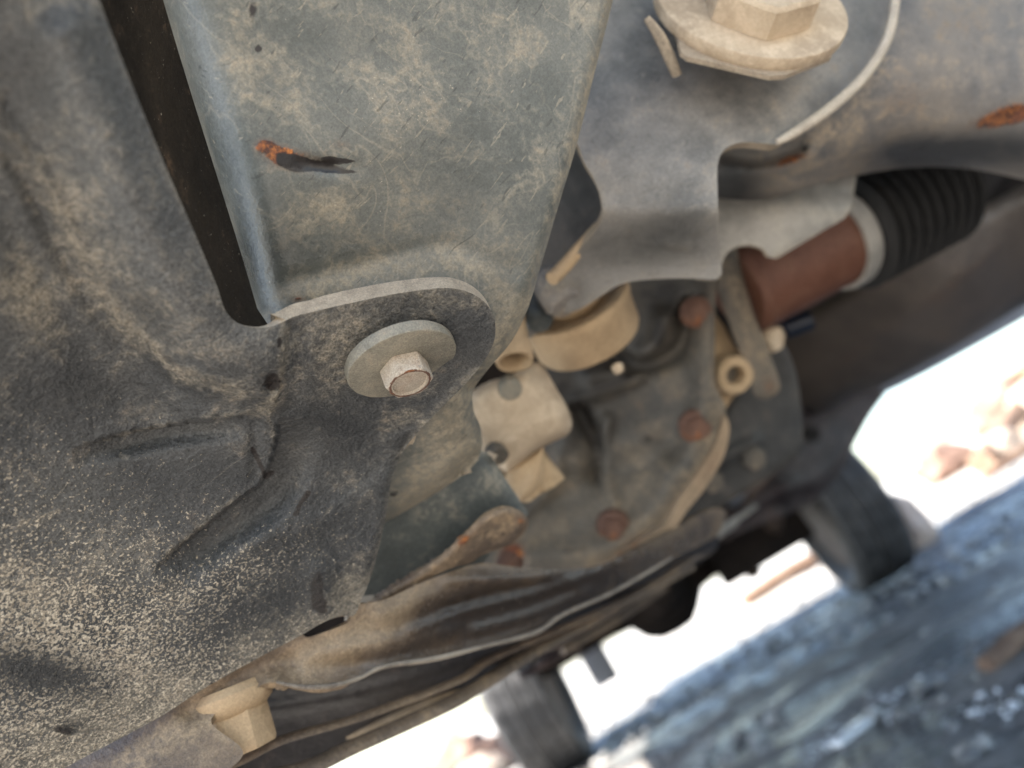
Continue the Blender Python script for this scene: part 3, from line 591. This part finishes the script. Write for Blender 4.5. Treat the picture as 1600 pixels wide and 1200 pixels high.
# --- plate behind F's left edge
sheet('inner_plate', [(780, 560, 'c'), (860, 190, 'c'), (920, 190, 'c'), (970, 300), (960, 400), (900, 470), (840, 520)], tps([(800, 540, .34), (880, 200, .335), (960, 300, .36), (900, 460, .35)]), .003, [M_brk, M_rim], car, step=12, label='grey plate behind the bracket')
tube('bracket_edge', [P(936, 352, .302), P(905, 390, .305), P(880, 418, .306), P(862, 436, .302)], [.002, .003, .003, .003], M_castedge, car, n=10, label='tan folded edge beside the bracket')
lathe('bracket_foot', [(0, -.012), (.006, -.012), (.0085, -.009), (.009, .004), (.007, .008), (0, .009)], P(872, 458, .318), AX(.5, .8, 60), M_arm, car, label='dusty rounded foot of the bracket', n=24)
# --- arm G
G_ctrl = tps([(1300, -100, .345), (1600, -100, .36), (1600, 150, .345), (1400, 150, .335), (1250, 230, .340), (1600, 280, .37), (1400, 262, .365), (1200, 310, .36), (1100, 250, .37)])
G_out = [(1280, -110, 'c'), (1720, -110, 'c'), (1720, 310, 'c'), (1655, 292), (1600, 281), (1540, 268), (1470, 261), (1400, 264), (1330, 276), (1260, 293), (1190, 316), (1140, 336), (1100, 345, 'c'), (1095, 200, 'c'), (1240, 120)]
G_mk = {'rust': lambda p: blobs(p, [(1580, 178, 44, 15, -14, 1.15), (1540, 192, 44, 10, -10, .5), (1235, 250, 34, 9, -22, .9), (1420, 150, 60, 40, 0, .25), (1500, 40, 60, 40, 0, .2)]),
        'film': lambda p: blobs(p, [(1560, 235, 150, 36, -4, 1.0), (1400, 240, 120, 22, -8, .5), (1140, 290, 50, 60, 0, 1.2), (1480, 30, 120, 50, 0, .2), (1420, 230, 50, 30, 0, .4)]), 'dark': lambda p: blobs(p, [(1560, 225, 110, 16, -8, .2), (1430, 120, 12, 8, 0, .4), (1258, 232, 10, 8, 0, .9), (1140, 300, 40, 60, 0, .5)]), 'dust': lambda p: blobs(p, [(1290, 215, 70, 50, -20, .6), (1350, 100, 40, 80, 20, .3), (1580, 240, 120, 40, -5, -.9), (1245, 262, 30, 10, -20, .5)])}  # shade painted into the notch and along the rolled lower edge
sheet('control_arm', G_out, G_ctrl, .004, [M_arm, M_rim], car, step=8, marks=G_mk, ridges=[([(1175, 268), (1215, 262), (1262, 240)], 9, .004), ([(1130, 240), (1180, 246), (1250, 225)], 15, -.008), ([(1130, 300), (1180, 300)], 40, -.008), ([(1265, 255), (1262, 225)], 8, .002)],
      rolls=[([(1720, 310), (1600, 281), (1470, 261), (1330, 276), (1140, 336)], 75, .020)], label='tan stained control arm with an orange rust patch')
# --- shield H
sheet('heat_shield', [(1090, 320, 'c'), (1160, 300), (1240, 280), (1340, 262, 'c'), (1332, 312), (1322, 338), (1290, 358), (1250, 382), (1212, 404), (1202, 402), (1193, 390), (1172, 383), (1148, 387), (1134, 398), (1127, 416), (1124, 434), (1090, 434, 'c')], tps([(1128, 330, .375), (1330, 280, .39), (1210, 400, .375), (1127, 420, .37), (1230, 340, .372)]), .003, [M_shield, M_rim], car, step=8,
      ridges=[([(1130, 300), (1330, 290)], 22, -.010)], rolls=[([(1322, 338), (1250, 382), (1212, 404)], 12, .003)], label='light grey shield with a scalloped edge')
# --- oil filter I
aF = (P(1330, 372, .47)-P(1165, 458, .45)).normalized(); rF = .0290
fil = lathe('oil_filter', [(0, -.004), (rF-.004, -.004), (rF, 0), (rF, .066), (rF*1.02, .068), (rF*1.02, .070), (0, .070)], P(1157, 452, .45), aF, M_filter, car, n=48, label='red brown oil filter canister')
pB = P(1157, 452, .45)+aF*.071
lathe('clamp_ring', [(rF*.9, -.001), (rF*1.10, -.001), (rF*1.13, .002), (rF*1.13, .009), (rF*1.08, .011), (rF*.9, .011), (rF*.9, -.001)], pB, aF, M_shield, car, n=48, label='pale clamp ring around the boot', open=True)
prof = [(rF*.9, .006)]
for i in range(9):
    h = .011+i*.009; prof += [(rF*1.02, h), (rF*1.34, h+.0045)]
prof += [(rF*.9, .1), (0, .1)]
lathe('rubber_boot', prof, pB, aF, M_black, car, n=48, label='black ribbed rubber boot')
# --- sill / long member J
J_out = [(1180, 540, 'c'), (1230, 505), (1340, 440), (1450, 372), (1600, 288), (1750, 200, 'c'), (1750, 420, 'c'), (1600, 482), (1500, 541), (1420, 585), (1385, 604), (1330, 620), (1300, 640), (1250, 660), (1180, 660, 'c')]
J_ctrl = tps([(1180, 560, 1.25), (1230, 660, 1.3), (1340, 460, .95), (1400, 590, 1.1), (1600, 290, .78), (1600, 480, .92), (1500, 430, .80), (1750, 300, .72)])
sheet('floor_side_member', J_out, J_ctrl, .006, [M_sill, M_sill], car, step=11, roll=(24, .05), ridges=[([(1250, 585), (1400, 500), (1560, 385)], 12, .006)], marks={'rust': lambda p: strokes(p, [([(1280, 590), (1380, 520), (1470, 460), (1560, 385)], 8, .30)])}, label='dark brown side member of the floor')
sheet('sill_edge', [(1375, 606, 'c'), (1430, 578), (1500, 538), (1600, 478), (1760, 385, 'c'), (1760, 405, 'c'), (1600, 496), (1500, 552), (1430, 590), (1380, 614)], tps([(1380, 610, 1.10), (1500, 545, .98), (1600, 488, .90), (1750, 395, .85), (1600, 470, .9)]), .01, [M_sillb, M_sillb], car, step=8, label='lower edge of the sill with sky light painted in blue grey')
# --- drum K
aK = -AX(-.47, -.88, 60); cK = P(893, 470, .356); rK = .0282
drum = lathe('mount_cup', [(.012, .004), (rK*.80, .004), (rK*.84, .0), (rK*.97, .0), (rK, .002), (rK, .004), (rK*.965, .006), (rK*.955, .0205), (rK*.92, .0225), (0, .0225)], cK, aK, M_castedge, car, n=56, label='tan round mount cup')
lathe('nub', [(0, 0), (.003, 0), (.0025, .003), (0, .004)], P(964, 572, .350), AX(.3, 1, 60), M_tan, drum, n=12)
lathe('bushing', [(0, 0), (.012, 0), (.016, .004), (.016, .012), (.013, .016), (0, .016)], cK-aK*.013, aK, M_castedge, drum, n=32)
# --- nipple L
aL = AX(.12, .8, 58)
lathe('pipe_stub', [(.0062, -.03), (.0062, 0), (.0066, .0012), (.0078, .0012), (.0082, 0), (.0080, -.006), (.0074, -.008), (.0074, -.03)], P(804, 562, .312), aL, M_castedge, car, n=32, label='short hollow pipe stub behind the pan', open=True)
lathe('pipe_mouth_shade', [(0, -.008), (.0063, -.008), (.0063, -.02), (0, -.02)], P(804, 562, .312), aL, M_dark, car, n=20)  # dark disc added for the shade inside the hollow pipe
lathe('round_plug', [(0, -.02), (.007, -.02), (.007, 0), (.005, .003), (0, .003)], P(842, 500, .33), AX(.2, .8, 50), M_teal, car, n=24, label='dark round plug behind the pan')
# --- casting M
sheet('bracket_block', [(715, 650, 'c'), (738, 612), (765, 595, 'c'), (800, 585), (836, 566), (852, 578), (872, 612), (886, 636), (894, 660), (888, 678), (866, 690), (838, 704), (805, 733), (796, 742), (780, 730), (760, 720, 'c')], tps([(740, 640, .318), (800, 620, .315), (885, 665, .335), (800, 735, .335), (840, 575, .330)]), .02, [M_tan, M_tan], car, step=7, roll=(26, .010), marks={'film': lambda p: blobs(p, [(870, 690, 40, 14, -25, .5), (760, 700, 20, 30, 0, .5), (840, 590, 20, 14, 0, .4)]), 'rust': lambda p: blobs(p, [(880, 660, 14, 20, 0, .25), (830, 625, 10, 8, 0, .3)])}, ridges=[([(775, 715), (830, 665), (885, 645)], 5, .0012)], label='pale tan casting with a small bolt')
lathe('bolt', [(0, -.004), (.0048, -.004), (.0050, .0015), (.0044, .0028), (0, .003)], P(797, 607, .316), AX(.2, .6, 25), M_tan_edge, car, n=24, label='small round headed bolt on the casting')
sheet('bracket_block', [(790, 744), (815, 722), (850, 694, 'c'), (849, 750), (838, 766), (816, 784), (803, 775)], tps([(800, 740, .338), (850, 695, .345), (845, 750, .343), (815, 784, .34)]), .02, [M_castedge, M_castedge], car, step=6, roll=(6, .004), ridges=[([(812, 782), (838, 740), (850, 700)], 10, .0025)], label='sandy faceted corner casting')
lathe('bolt', [(0, -.003), (.0045, -.003), (.0045, .003), (0, .0035)], P(776, 708, .325), AX(.5, .6, 40), M_cast, car, n=20, label='grey bolt by the lower arm')
# --- casting N
N_ctrl = tps([(870, 600, .43), (1000, 450, .43), (1110, 450, .42), (1110, 640, .415), (1070, 780, .425), (950, 870, .43), (790, 880, .43), (900, 720, .44), (1000, 620, .435), (830, 760, .44)])
N_out = [(740, 905, 'c'), (740, 720, 'c'), (800, 640), (860, 560, 'c'), (960, 470, 'c'), (980, 405, 'c'), (1120, 405, 'c'), (1118, 460), (1117, 530), (1117, 600), (1134, 640), (1122, 690), (1098, 738), (1070, 782), (1046, 806), (1020, 850), (965, 882), (935, 895, 'c'), (850, 905, 'c')]
N_r = [([(960, 560), (1000, 570), (1060, 545), (1080, 480)], 14, -.012), ([(900, 625), (950, 610), (1000, 590)], 9, .006), ([(925, 590), (985, 575), (1020, 545), (1035, 500)], 18, .008), ([(930, 660), (960, 640), (1000, 620), (1050, 600)], 16, -.010, 't'), ([(905, 640), (935, 700), (930, 745)], 12, -.012),
       ([(950, 655), (940, 720), (960, 790)], 10, .006), ([(880, 780), (960, 740), (1040, 700)], 26, -.006), ([(1100, 480), (1098, 640), (1060, 740), (960, 850), (830, 870)], 22, .006), ([(880, 640), (900, 720)], 14, .004), ([(1000, 690), (1040, 730)], 22, .004), ([(880, 690), (860, 760), (820, 800)], 12, .005)]
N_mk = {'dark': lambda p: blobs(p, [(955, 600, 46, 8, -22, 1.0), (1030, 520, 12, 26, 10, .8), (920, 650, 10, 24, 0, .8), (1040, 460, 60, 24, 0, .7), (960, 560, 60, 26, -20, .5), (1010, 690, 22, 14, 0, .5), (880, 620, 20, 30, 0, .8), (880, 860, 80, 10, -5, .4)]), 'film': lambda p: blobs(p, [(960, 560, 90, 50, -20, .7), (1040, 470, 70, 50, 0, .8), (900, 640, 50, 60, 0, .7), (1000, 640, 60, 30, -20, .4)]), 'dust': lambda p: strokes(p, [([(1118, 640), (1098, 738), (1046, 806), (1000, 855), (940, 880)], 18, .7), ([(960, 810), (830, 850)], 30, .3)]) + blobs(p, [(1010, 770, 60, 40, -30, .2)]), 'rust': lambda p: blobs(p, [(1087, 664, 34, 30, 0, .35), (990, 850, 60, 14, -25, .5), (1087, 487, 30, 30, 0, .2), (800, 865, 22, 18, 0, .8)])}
eng = sheet('engine_cover', N_out, N_ctrl, .005, [M_cast, M_castedge], car, step=7, ridges=N_r, roll=(8, .004), marks=N_mk, label='grey cast engine cover with rusty bolts')
for x, y, r in ((1087, 487, .0074), (1087, 664, .0080), (958, 818, .0078)):
    q, _ = surf_frame(N_ctrl, x, y); ax = AX(-.15, .2, 14)
    b_ = hexhead('cover_bolt', q+ax*.004, ax, r*.86, .0065, M_rust, eng, twist=x, dish=.0005)
    lathe('cover_bolt_flange', [(r*1.25, 0), (r*1.2, .004), (r*.8, .006), (0, .006)], q+ax*.001, ax, M_rust, eng, n=28)
# tan wedge with the boss
sheet('boss_plate', [(1116, 490, 'c'), (1130, 508), (1150, 545), (1175, 570), (1172, 600), (1150, 615), (1132, 640), (1118, 650, 'c')], tps([(1110, 500, .45), (1170, 585, .45), (1110, 650, .447)]), .012, [M_castedge, M_castedge], car, step=7, label='sandy lug beside the engine cover')
lathe('boss', [(.0056, -.006), (.0056, .005), (.0062, .006), (.0105, .006), (.0115, .004), (.0118, -.004), (.0118, -.006)], P(1143, 585, .44), AX(.2, .2, 12), M_castedge, car, n=36, label='sandy ring boss with a dark hole', open=True)
lathe('boss_floor', [(0, -.004), (.0057, -.004), (.0057, -.008), (0, -.008)], P(1143, 585, .44), AX(.2, .2, 12), M_cast, car, n=20)
sheet('edge_strap', [(938, 884), (960, 868), (1000, 846), (1040, 820), (1062, 780), (1092, 738), (1120, 690), (1132, 650), (1140, 668), (1132, 710), (1104, 760), (1072, 800), (1050, 832), (1030, 842), (1000, 862), (960, 886)], tps([(940, 880, .425), (1040, 820, .418), (1135, 660, .412), (1100, 760, .42)]), .008, [M_strap, M_strap], car, step=6, marks={'rust': lambda p: blobs(p, [(980, 862, 60, 14, -28, .45), (1110, 720, 14, 30, 25, .3)])}, label='sandy rim strap along the engine cover')
lathe('cover_stud', [(0, 0), (.007, 0), (.007, .012), (.004, .014), (0, .014)], P(800, 872, .40), AX(-.3, .6, 50), M_rust, car, n=18, label='rusty stud below the lower arm')
# --- blade O
sheet('blade_bracket', [(1108, 425, 'c'), (1150, 380, 'c'), (1163, 440), (1180, 495), (1200, 545), (1219, 602), (1212, 616), (1194, 624), (1180, 618), (1168, 582), (1148, 530), (1128, 475)], tps([(1120, 430, .425), (1160, 440, .43), (1210, 600, .44), (1185, 615, .438)]), .006, [M_cast, M_beam], car, step=7, roll=(5, .002), marks={'dust': lambda p: blobs(p, [(1160, 470, 20, 90, -20, .5)]), 'rust': lambda p: blobs(p, [(1200, 605, 16, 22, 0, .4)])}, label='narrow blade bracket in front of the filter')
hexhead('stud_nut', P(1196, 528, .458), AX(.7, .2, 40), .0082, .009, M_tan, car, 'small sandy nut beside the filter', twist=.3)
tube('connector', [P(1225, 515, .50), P(1265, 500, .50)], .007, M_blue, car, label='small dark blue connector')
# --- plate P
P_ctrl = tps([(1050, 800, .52), (1200, 600, .52), (1250, 700, .52), (1120, 700, .51)])
gp = sheet('side_plate', [(1030, 830, 'c'), (1060, 775), (1100, 715), (1130, 650), (1150, 610, 'c'), (1190, 560, 'c'), (1215, 530), (1238, 565), (1250, 620), (1254, 700), (1230, 725), (1190, 752), (1130, 790), (1060, 830)], P_ctrl, .012, [M_castd, M_castd], car, step=8, roll=(7, .004), ridges=[([(1080, 715), (1160, 665)], 12, -.012, 't'), ([(1100, 730), (1180, 690)], 10, .008)], label='dark grey side plate with two bolts')
for x, y in ((1177, 712), (1112, 748)):
    q, _ = surf_frame(P_ctrl, x, y); hexhead('plate_bolt', q, AX(-.2, .2, 15), .0084, .008, M_cast, gp, twist=.2)
# --- dark rails Q
rail = sheet('frame_rail', [(820, 1060, 'c'), (880, 985), (935, 930), (1000, 890), (1050, 855), (1110, 818), (1180, 770), (1215, 720), (1225, 660), (1240, 630), (1300, 610), (1345, 596), (1400, 588), (1360, 650), (1338, 690), (1318, 728), (1282, 775), (1240, 800), (1180, 822), (1120, 850), (1060, 892), (1000, 935), (940, 978), (880, 1030)], tps([(850, 1040, .62), (1000, 910, .75), (1180, 800, 1.0), (1260, 700, 1.2), (1360, 630, 1.5), (1300, 740, 1.3), (1300, 615, 1.4)]), .008, [M_raild, M_raild], car, step=9, roll=(14, .02), ridges=[([(960, 920), (1100, 835), (1240, 752)], 10, .03), ([(1250, 700), (1300, 660), (1350, 620)], 16, -.04), ([(1230, 770), (1290, 740), (1330, 700)], 14, .04), ([(1060, 870), (1160, 815), (1260, 770)], 9, -.03)], label='dark frame rail running back to the wheel')
lathe('rail_hole', [(0, 0), (.012, 0), (.012, .01), (0, .01)], P(1265, 678, 1.12), AX(0, 0.1, 5), M_black, rail, n=20)
for (a, b_, r) in (((1098, 850, .70), (1150, 815, .78), .006), ((1060, 890, .72), (1105, 862, .76), .005), ((1150, 812, .80), (1180, 790, .82), .004)):
    tube('rail_clip', [P(*a), P(*b_)], r, M_shield, rail, n=10, squash=.5)
for (a, b_) in (((860, 1010, .55), (1040, 900, .68)), ((880, 1018, .58), (1040, 918, .7))):
    tube('brake_pipe', [P(*a), P((a[0]+b_[0])/2+2, (a[1]+b_[1])/2+3, (a[2]+b_[2])/2), P(*b_)], .0028, M_beam, car, n=8, label='thin brake pipe beside the frame rail')
# --- backing inside the engine bay
sheet('engine_bay', [(560, 1015, 'c'), (430, 1030, 'c'), (430, 940, 'c'), (560, 900, 'c'), (560, 500, 'c'), (820, 150, 'c'), (1750, 180, 'c'), (1750, 330, 'c'), (1300, 600, 'c'), (1230, 700), (1120, 800), (960, 900), (760, 930)], tps([(600, 800, .62), (900, 300, .80), (1600, 250, 1.5), (1200, 600, 1.7), (1300, 560, 1.7), (1100, 700, 1.2), (1000, 850, .8)]), .02, [M_dark, M_dark], car, step=22, label='dark inside of the engine bay')
# --- rear axle and wheels
WY = 2.76; WR = .29
M_tyre = plain('dusty_tyre_rubber', (.040, .040, .042), (.105, .10, .098), 18, .62, .4, .003)
M_hub = plain('brown_hub', (.06, .045, .035), (.14, .10, .08), 12, .7, .4, .006)
def wheel(cx, side, lab):
    w_ = .105; prof = [(.205, -w_*.75), (.235, -w_*.98), (.262, -w_)]; ribs = [-.100, -.080, -.076, -.044, -.040, -.003, .003, .040, .044, .076, .080, .100]
    n = 96; V = []; Fc = []
    profile = [(.20, -w_*.7), (.235, -w_*.97), (.265, -w_*.99), (.282, -w_*.93)]
    zs = [-.090, -.064, -.060, -.060, -.052, -.052, -.022, -.022, -.014, -.014, .014, .014, .022, .022, .052, .052, .060, .060, .090]
    for i, z in enumerate([-.090, -.058, -.056, -.049, -.047, -.019, -.017, -.010, -.008, .008, .010, .017, .019, .047, .049, .056, .058, .090]):
        deep = i in (2, 3, 6, 7, 10, 11, 14, 15)
        profile.append((WR-(.011 if deep else 0)-abs(z)*.02, z))
    profile += [(.282, w_*.93), (.265, w_*.99), (.235, w_*.97), (.20, w_*.7), (.20, -w_*.7)]
    for r, h in profile:
        for i in range(n):
            a = 2*math.pi*i/n
            rr = r-(.005 if (r > WR-.005 and i % 4 == 0 and abs(h) > .012) else 0)
            tw = h*.5
            V.append(Vector((cx+h, WY+rr*math.cos(a+tw), WR-.012+rr*math.sin(a+tw))))
    for j in range(len(profile)-1):
        for i in range(n):
            k = (i+1) % n; Fc.append((j*n+i, j*n+k, (j+1)*n+k, (j+1)*n+i))
    wl = empty('wheel', (cx, WY, WR-.012)); wn = wl.name
    wl.parent = car; wl.location = Vector((cx, WY, WR-.012))-WLOC['car']; WLOC[wn] = Vector((cx, WY, WR-.012)); wl['label'] = lab
    link('tyre', V, Fc, M_tyre, wl, sharp=30)
    s = -side
    lathe('rim', [(.20, -.07), (.205, -.075), (.19, -.06), (.17, -.02), (.12, 0), (.05, .01), (0, .01)], (cx, WY, WR-.012), (side, 0, 0), M_hub, wl, n=48)
    lathe('brake_drum', [(.05, .035), (.12, .035), (.13, .02), (.13, -.04), (.06, -.05), (0, -.05)], (cx, WY, WR-.012), (side*-1, 0, 0), M_hub, wl, n=40)
    lathe('hub_cap', [(.035, 0), (.033, .03), (.02, .04), (0, .042)], (cx+side*.06, WY, WR-.012), (side, 0, 0), M_shield, wl, n=24)
wheel(.742, 1, 'rear tyre on the right of the axle')
wheel(-.50, -1, 'rear tyre on the left of the axle')
ax = lathe('rear_axle', [(.03, -.55), (.032, -.2), (.04, -.14), (.09, -.11), (.12, -.06), (.125, 0), (.12, .06), (.09, .10), (.04, .15), (.032, .2), (.03, .55)], (.06, WY-.02, .31), (1, 0, 0), M_dark, car, n=40, label='dark rear axle with a round differential housing')
lathe('pinion_nose', [(0, 0), (.045, 0), (.055, .03), (.07, .1), (.09, .16)], (.06, WY-.28, .33), (0, 1, 0), M_dark, ax, n=28)
tube('propeller_shaft', [(.05, .95, .42), (.06, 1.8, .38), (.06, WY-.26, .33)], .028, M_dark, car, n=18, label='dark propeller shaft under the floor')
for x in (.50, -.28):
    for k in range(3):
        L = .5-.13*k
        tube('leaf_spring', [(x, WY-L, .34+.05*(L/.5)**2*1.2-.012*k), (x, WY-L*.4, .325-.012*k), (x, WY, .32-.012*k), (x, WY+L*.4, .325-.012*k), (x, WY+L, .40-.012*k)], .012, M_hub, car, n=8, squash=2.2, label='rusty leaf of the rear spring')
    boxm('spring_shackle', (x, WY-.52, .45), (.02, 0, 0), (0, .015, 0), (0, 0, .07), M_dark, car)
tube('exhaust_pipe', [(.34, 1.2, .40), (.36, 2.0, .38), (.36, 2.45, .42), (.36, 2.9, .44), (.38, 3.3, .40)], .024, M_hub, car, n=16, label='brown exhaust pipe above the axle')
lathe('silencer', [(0, -.22), (.05, -.22), (.075, -.19), (.078, .19), (.05, .22), (0, .22)], (.30, 3.1, .42), (1, .1, 0), M_hub, car, n=32, label='brown exhaust silencer behind the axle')
boxm('rear_bumper', (.12, 3.28, .54), (.78, 0, 0), (0, .05, 0), (0, 0, .07), M_body, car, 'pale rear bumper', bev=.03)
boxm('fuel_tank', (-.22, 2.05, .50), (.26, 0, 0), (0, .32, 0), (0, 0, .075), M_dark, car, 'dark fuel tank under the floor', bev=.03)
boxm('mud_flap', (-.28, 3.2, .30), (.055, 0, 0), (0, .006, 0), (0, 0, .16), M_body, car, 'small blue grey flap hanging behind the axle', bev=.003)
boxm('spring_plate', (.50, WY-.04, .25), (.06, 0, 0), (0, .07, 0), (0, 0, .014), M_hub, car, 'brown spring clamp plate', bev=.005)
tube('shock_absorber', [(.38, WY-.05, .22), (.36, WY-.12, .36), (.33, WY-.2, .50)], [.028, .03, .022], M_hub, car, n=16, label='brown shock absorber beside the axle')
boxm('axle_bracket', (.44, WY-.10, .33), (.17, 0, 0), (0, .05, 0), (0, 0, .10), M_dark, car, 'dark bracket on the axle', bev=.012)
tube('brake_hose', [(.15, WY-.1, .40), (.30, WY-.16, .34), (.45, WY-.14, .36), (.58, WY-.05, .30)], .012, M_dark, car, n=8)
# ------------------------------------------------------------------ loose things on the ground and beyond
M_rock = plain('sunlit_sandstone', (.30, .23, .18), (.46, .38, .31), 6, .85, .8, .02)
M_rockb = plain('brown_stone', (.14, .085, .065), (.26, .17, .13), 8, .85, .8, .02)
M_wood = plain('weathered_wood', (.16, .10, .07), (.30, .20, .14), 14, .8, .6, .01)
M_brick = plain('clay_block', (.34, .20, .14), (.42, .27, .19), 16, .85, .5, .006)
def rock(c, r, mat, seed, lab, group=None, sq=(1, 1, .7)):
    import bmesh
    from mathutils import noise
    bm = bmesh.new(); bmesh.ops.create_icosphere(bm, subdivisions=4, radius=1)
    for v in bm.verts:
        q = v.co.normalized(); d = 1+.30*noise.noise(q*1.3+Vector((seed, 0, 0)))+.12*noise.noise(q*3.5+Vector((seed, 3, 0)))
        q = q*d; q = Vector((round(q.x*2.2)/2.2*.25+q.x*.75, round(q.y*2.2)/2.2*.25+q.y*.75, round(q.z*2)/2*.25+q.z*.75))
        v.co = Vector((q.x*sq[0], q.y*sq[1], q.z*sq[2]))*r+Vector(c)+Vector((0, 0, r*sq[2]*.6))
    V = [v.co.copy() for v in bm.verts]; Fc = [[v.index for v in f.verts] for f in bm.faces]; bm.free()
    return thing(link('rock', V, Fc, mat, base=(c[0], c[1], 0), sharp=30), lab, 'rock', group)
rock((1.0, 3.02, 0),    .14, M_pale, 1, 'sandy stone just outside the right rear tyre', sq=(.55, .6, 1.0))
rock((3.6, 6.3, 0), .34, M_rock, 2, 'large pale boulder farthest right beyond the car')
rock((3.0, 7.2, 0), .26, M_rockb, 3, 'brown boulder left of the large pale one')
rock((2.6, 5.4, 0), .15, M_rock, 4, 'small pale boulder right of the rear tyre')
rock((4.2, 7.9, 0), .45, M_rockb, 5, 'dark brown boulder behind the pale one on the right')
rock((-1.2, 4.2, 0), .22, M_rockb, 6, 'pinkish stone behind the left rear tyre')
rock((-1.0, 3.5, 0), .13, M_rock, 8, 'small pale stone just behind the left rear tyre')
rock((-1.9, 4.4, 0), .2, M_brick, 9, 'reddish stone left of the pinkish one')
rock((-1.6, 5.0, 0), .26, M_rock, 7, 'pale stone at the far left behind the tyre')
def log(p0, p1, r, lab, name='log', mat=None):
    p0 = Vector(p0); p1 = Vector(p1); pts = [p0.lerp(p1, k/5)+Vector((random.uniform(-.3, .3)*r, random.uniform(-.3, .3)*r, random.uniform(-.2, .3)*r)) for k in range(6)]
    o = tube(name, pts, [r*random.uniform(.8, 1.15) for _ in pts], mat or M_wood, None, n=14, sharp=50); return thing(o, lab, 'log' if name == 'log' else 'stick')
log((2.35, 5.2, .05), (5.2, 8.2, .55), .07, 'long brown branch leaning to the upper right beyond the car', 'branch')
log((.62, 5.6, .05), (1.9, 5.9, .05), .055, 'dark log lying on the sunlit ground behind the axle')
log((1.9, 4.3, .02), (4.0, 5.2, .03), .025, 'thin stick on the sunlit ground at the right', 'stick')
g1 = G(1582, 1032); log(g1+Vector((-.03, 0, .012)), g1+Vector((.12, .05, .012)), .016, 'short brown wood chip at the right edge in the shade', 'wood_chip')
g2 = G(1335, 1150); o = boxm('chip', g2+Vector((0, 0, .006)), (.030, .018, 0), (-.006, .012, 0), (0, 0, .004), M_pale_glint, bev=.002, jit=.002); thing(o, 'pale bluish chip lying on the dirt in the foreground', 'chip')
# shrubs at the upper right, far behind
def shrub(c, r, seed, lab):
    rng = random.Random(seed); V = []; Fc = []
    c = Vector(c)
    for _ in range(1500):
        d = Vector((rng.gauss(0, 1), rng.gauss(0, 1), rng.gauss(0, 1))).normalized()*r*rng.uniform(.3, 1)**.5
        q = c+Vector((d.x, d.y, abs(d.z)*1.1)); a = Vector((rng.gauss(0, 1), rng.gauss(0, 1), rng.gauss(0, 1))).normalized()*r*.09; b2 = a.orthogonal().normalized()*r*.045
        o = len(V); V += [q-a, q+b2, q+a, q-b2]; Fc.append((o, o+1, o+2, o+3))
    e = empty('shrub', c); thing(e, lab, 'shrub'); WLOC[e.name] = c
    link('foliage', V, Fc, M_leaf, e, smooth_=False)
    for k in range(7):
        a = k*.9; tube('stem', [c, c+Vector((math.cos(a)*r*.3, math.sin(a)*r*.3, r*.4)), c+Vector((math.cos(a)*r*.6, math.sin(a)*r*.6, r*.8))], [r*.03, r*.02, r*.01], M_wood, e, n=6)
M_leaf = plain('dry_leaves', (.09, .095, .05), (.20, .17, .10), 5, .8)
shrub((4.6, 7.6, 0), .55, 1, 'dry shrub beyond the car on the right')
shrub((6.2, 9.4, 0), .7, 2, 'larger dry shrub farther back at the right edge')
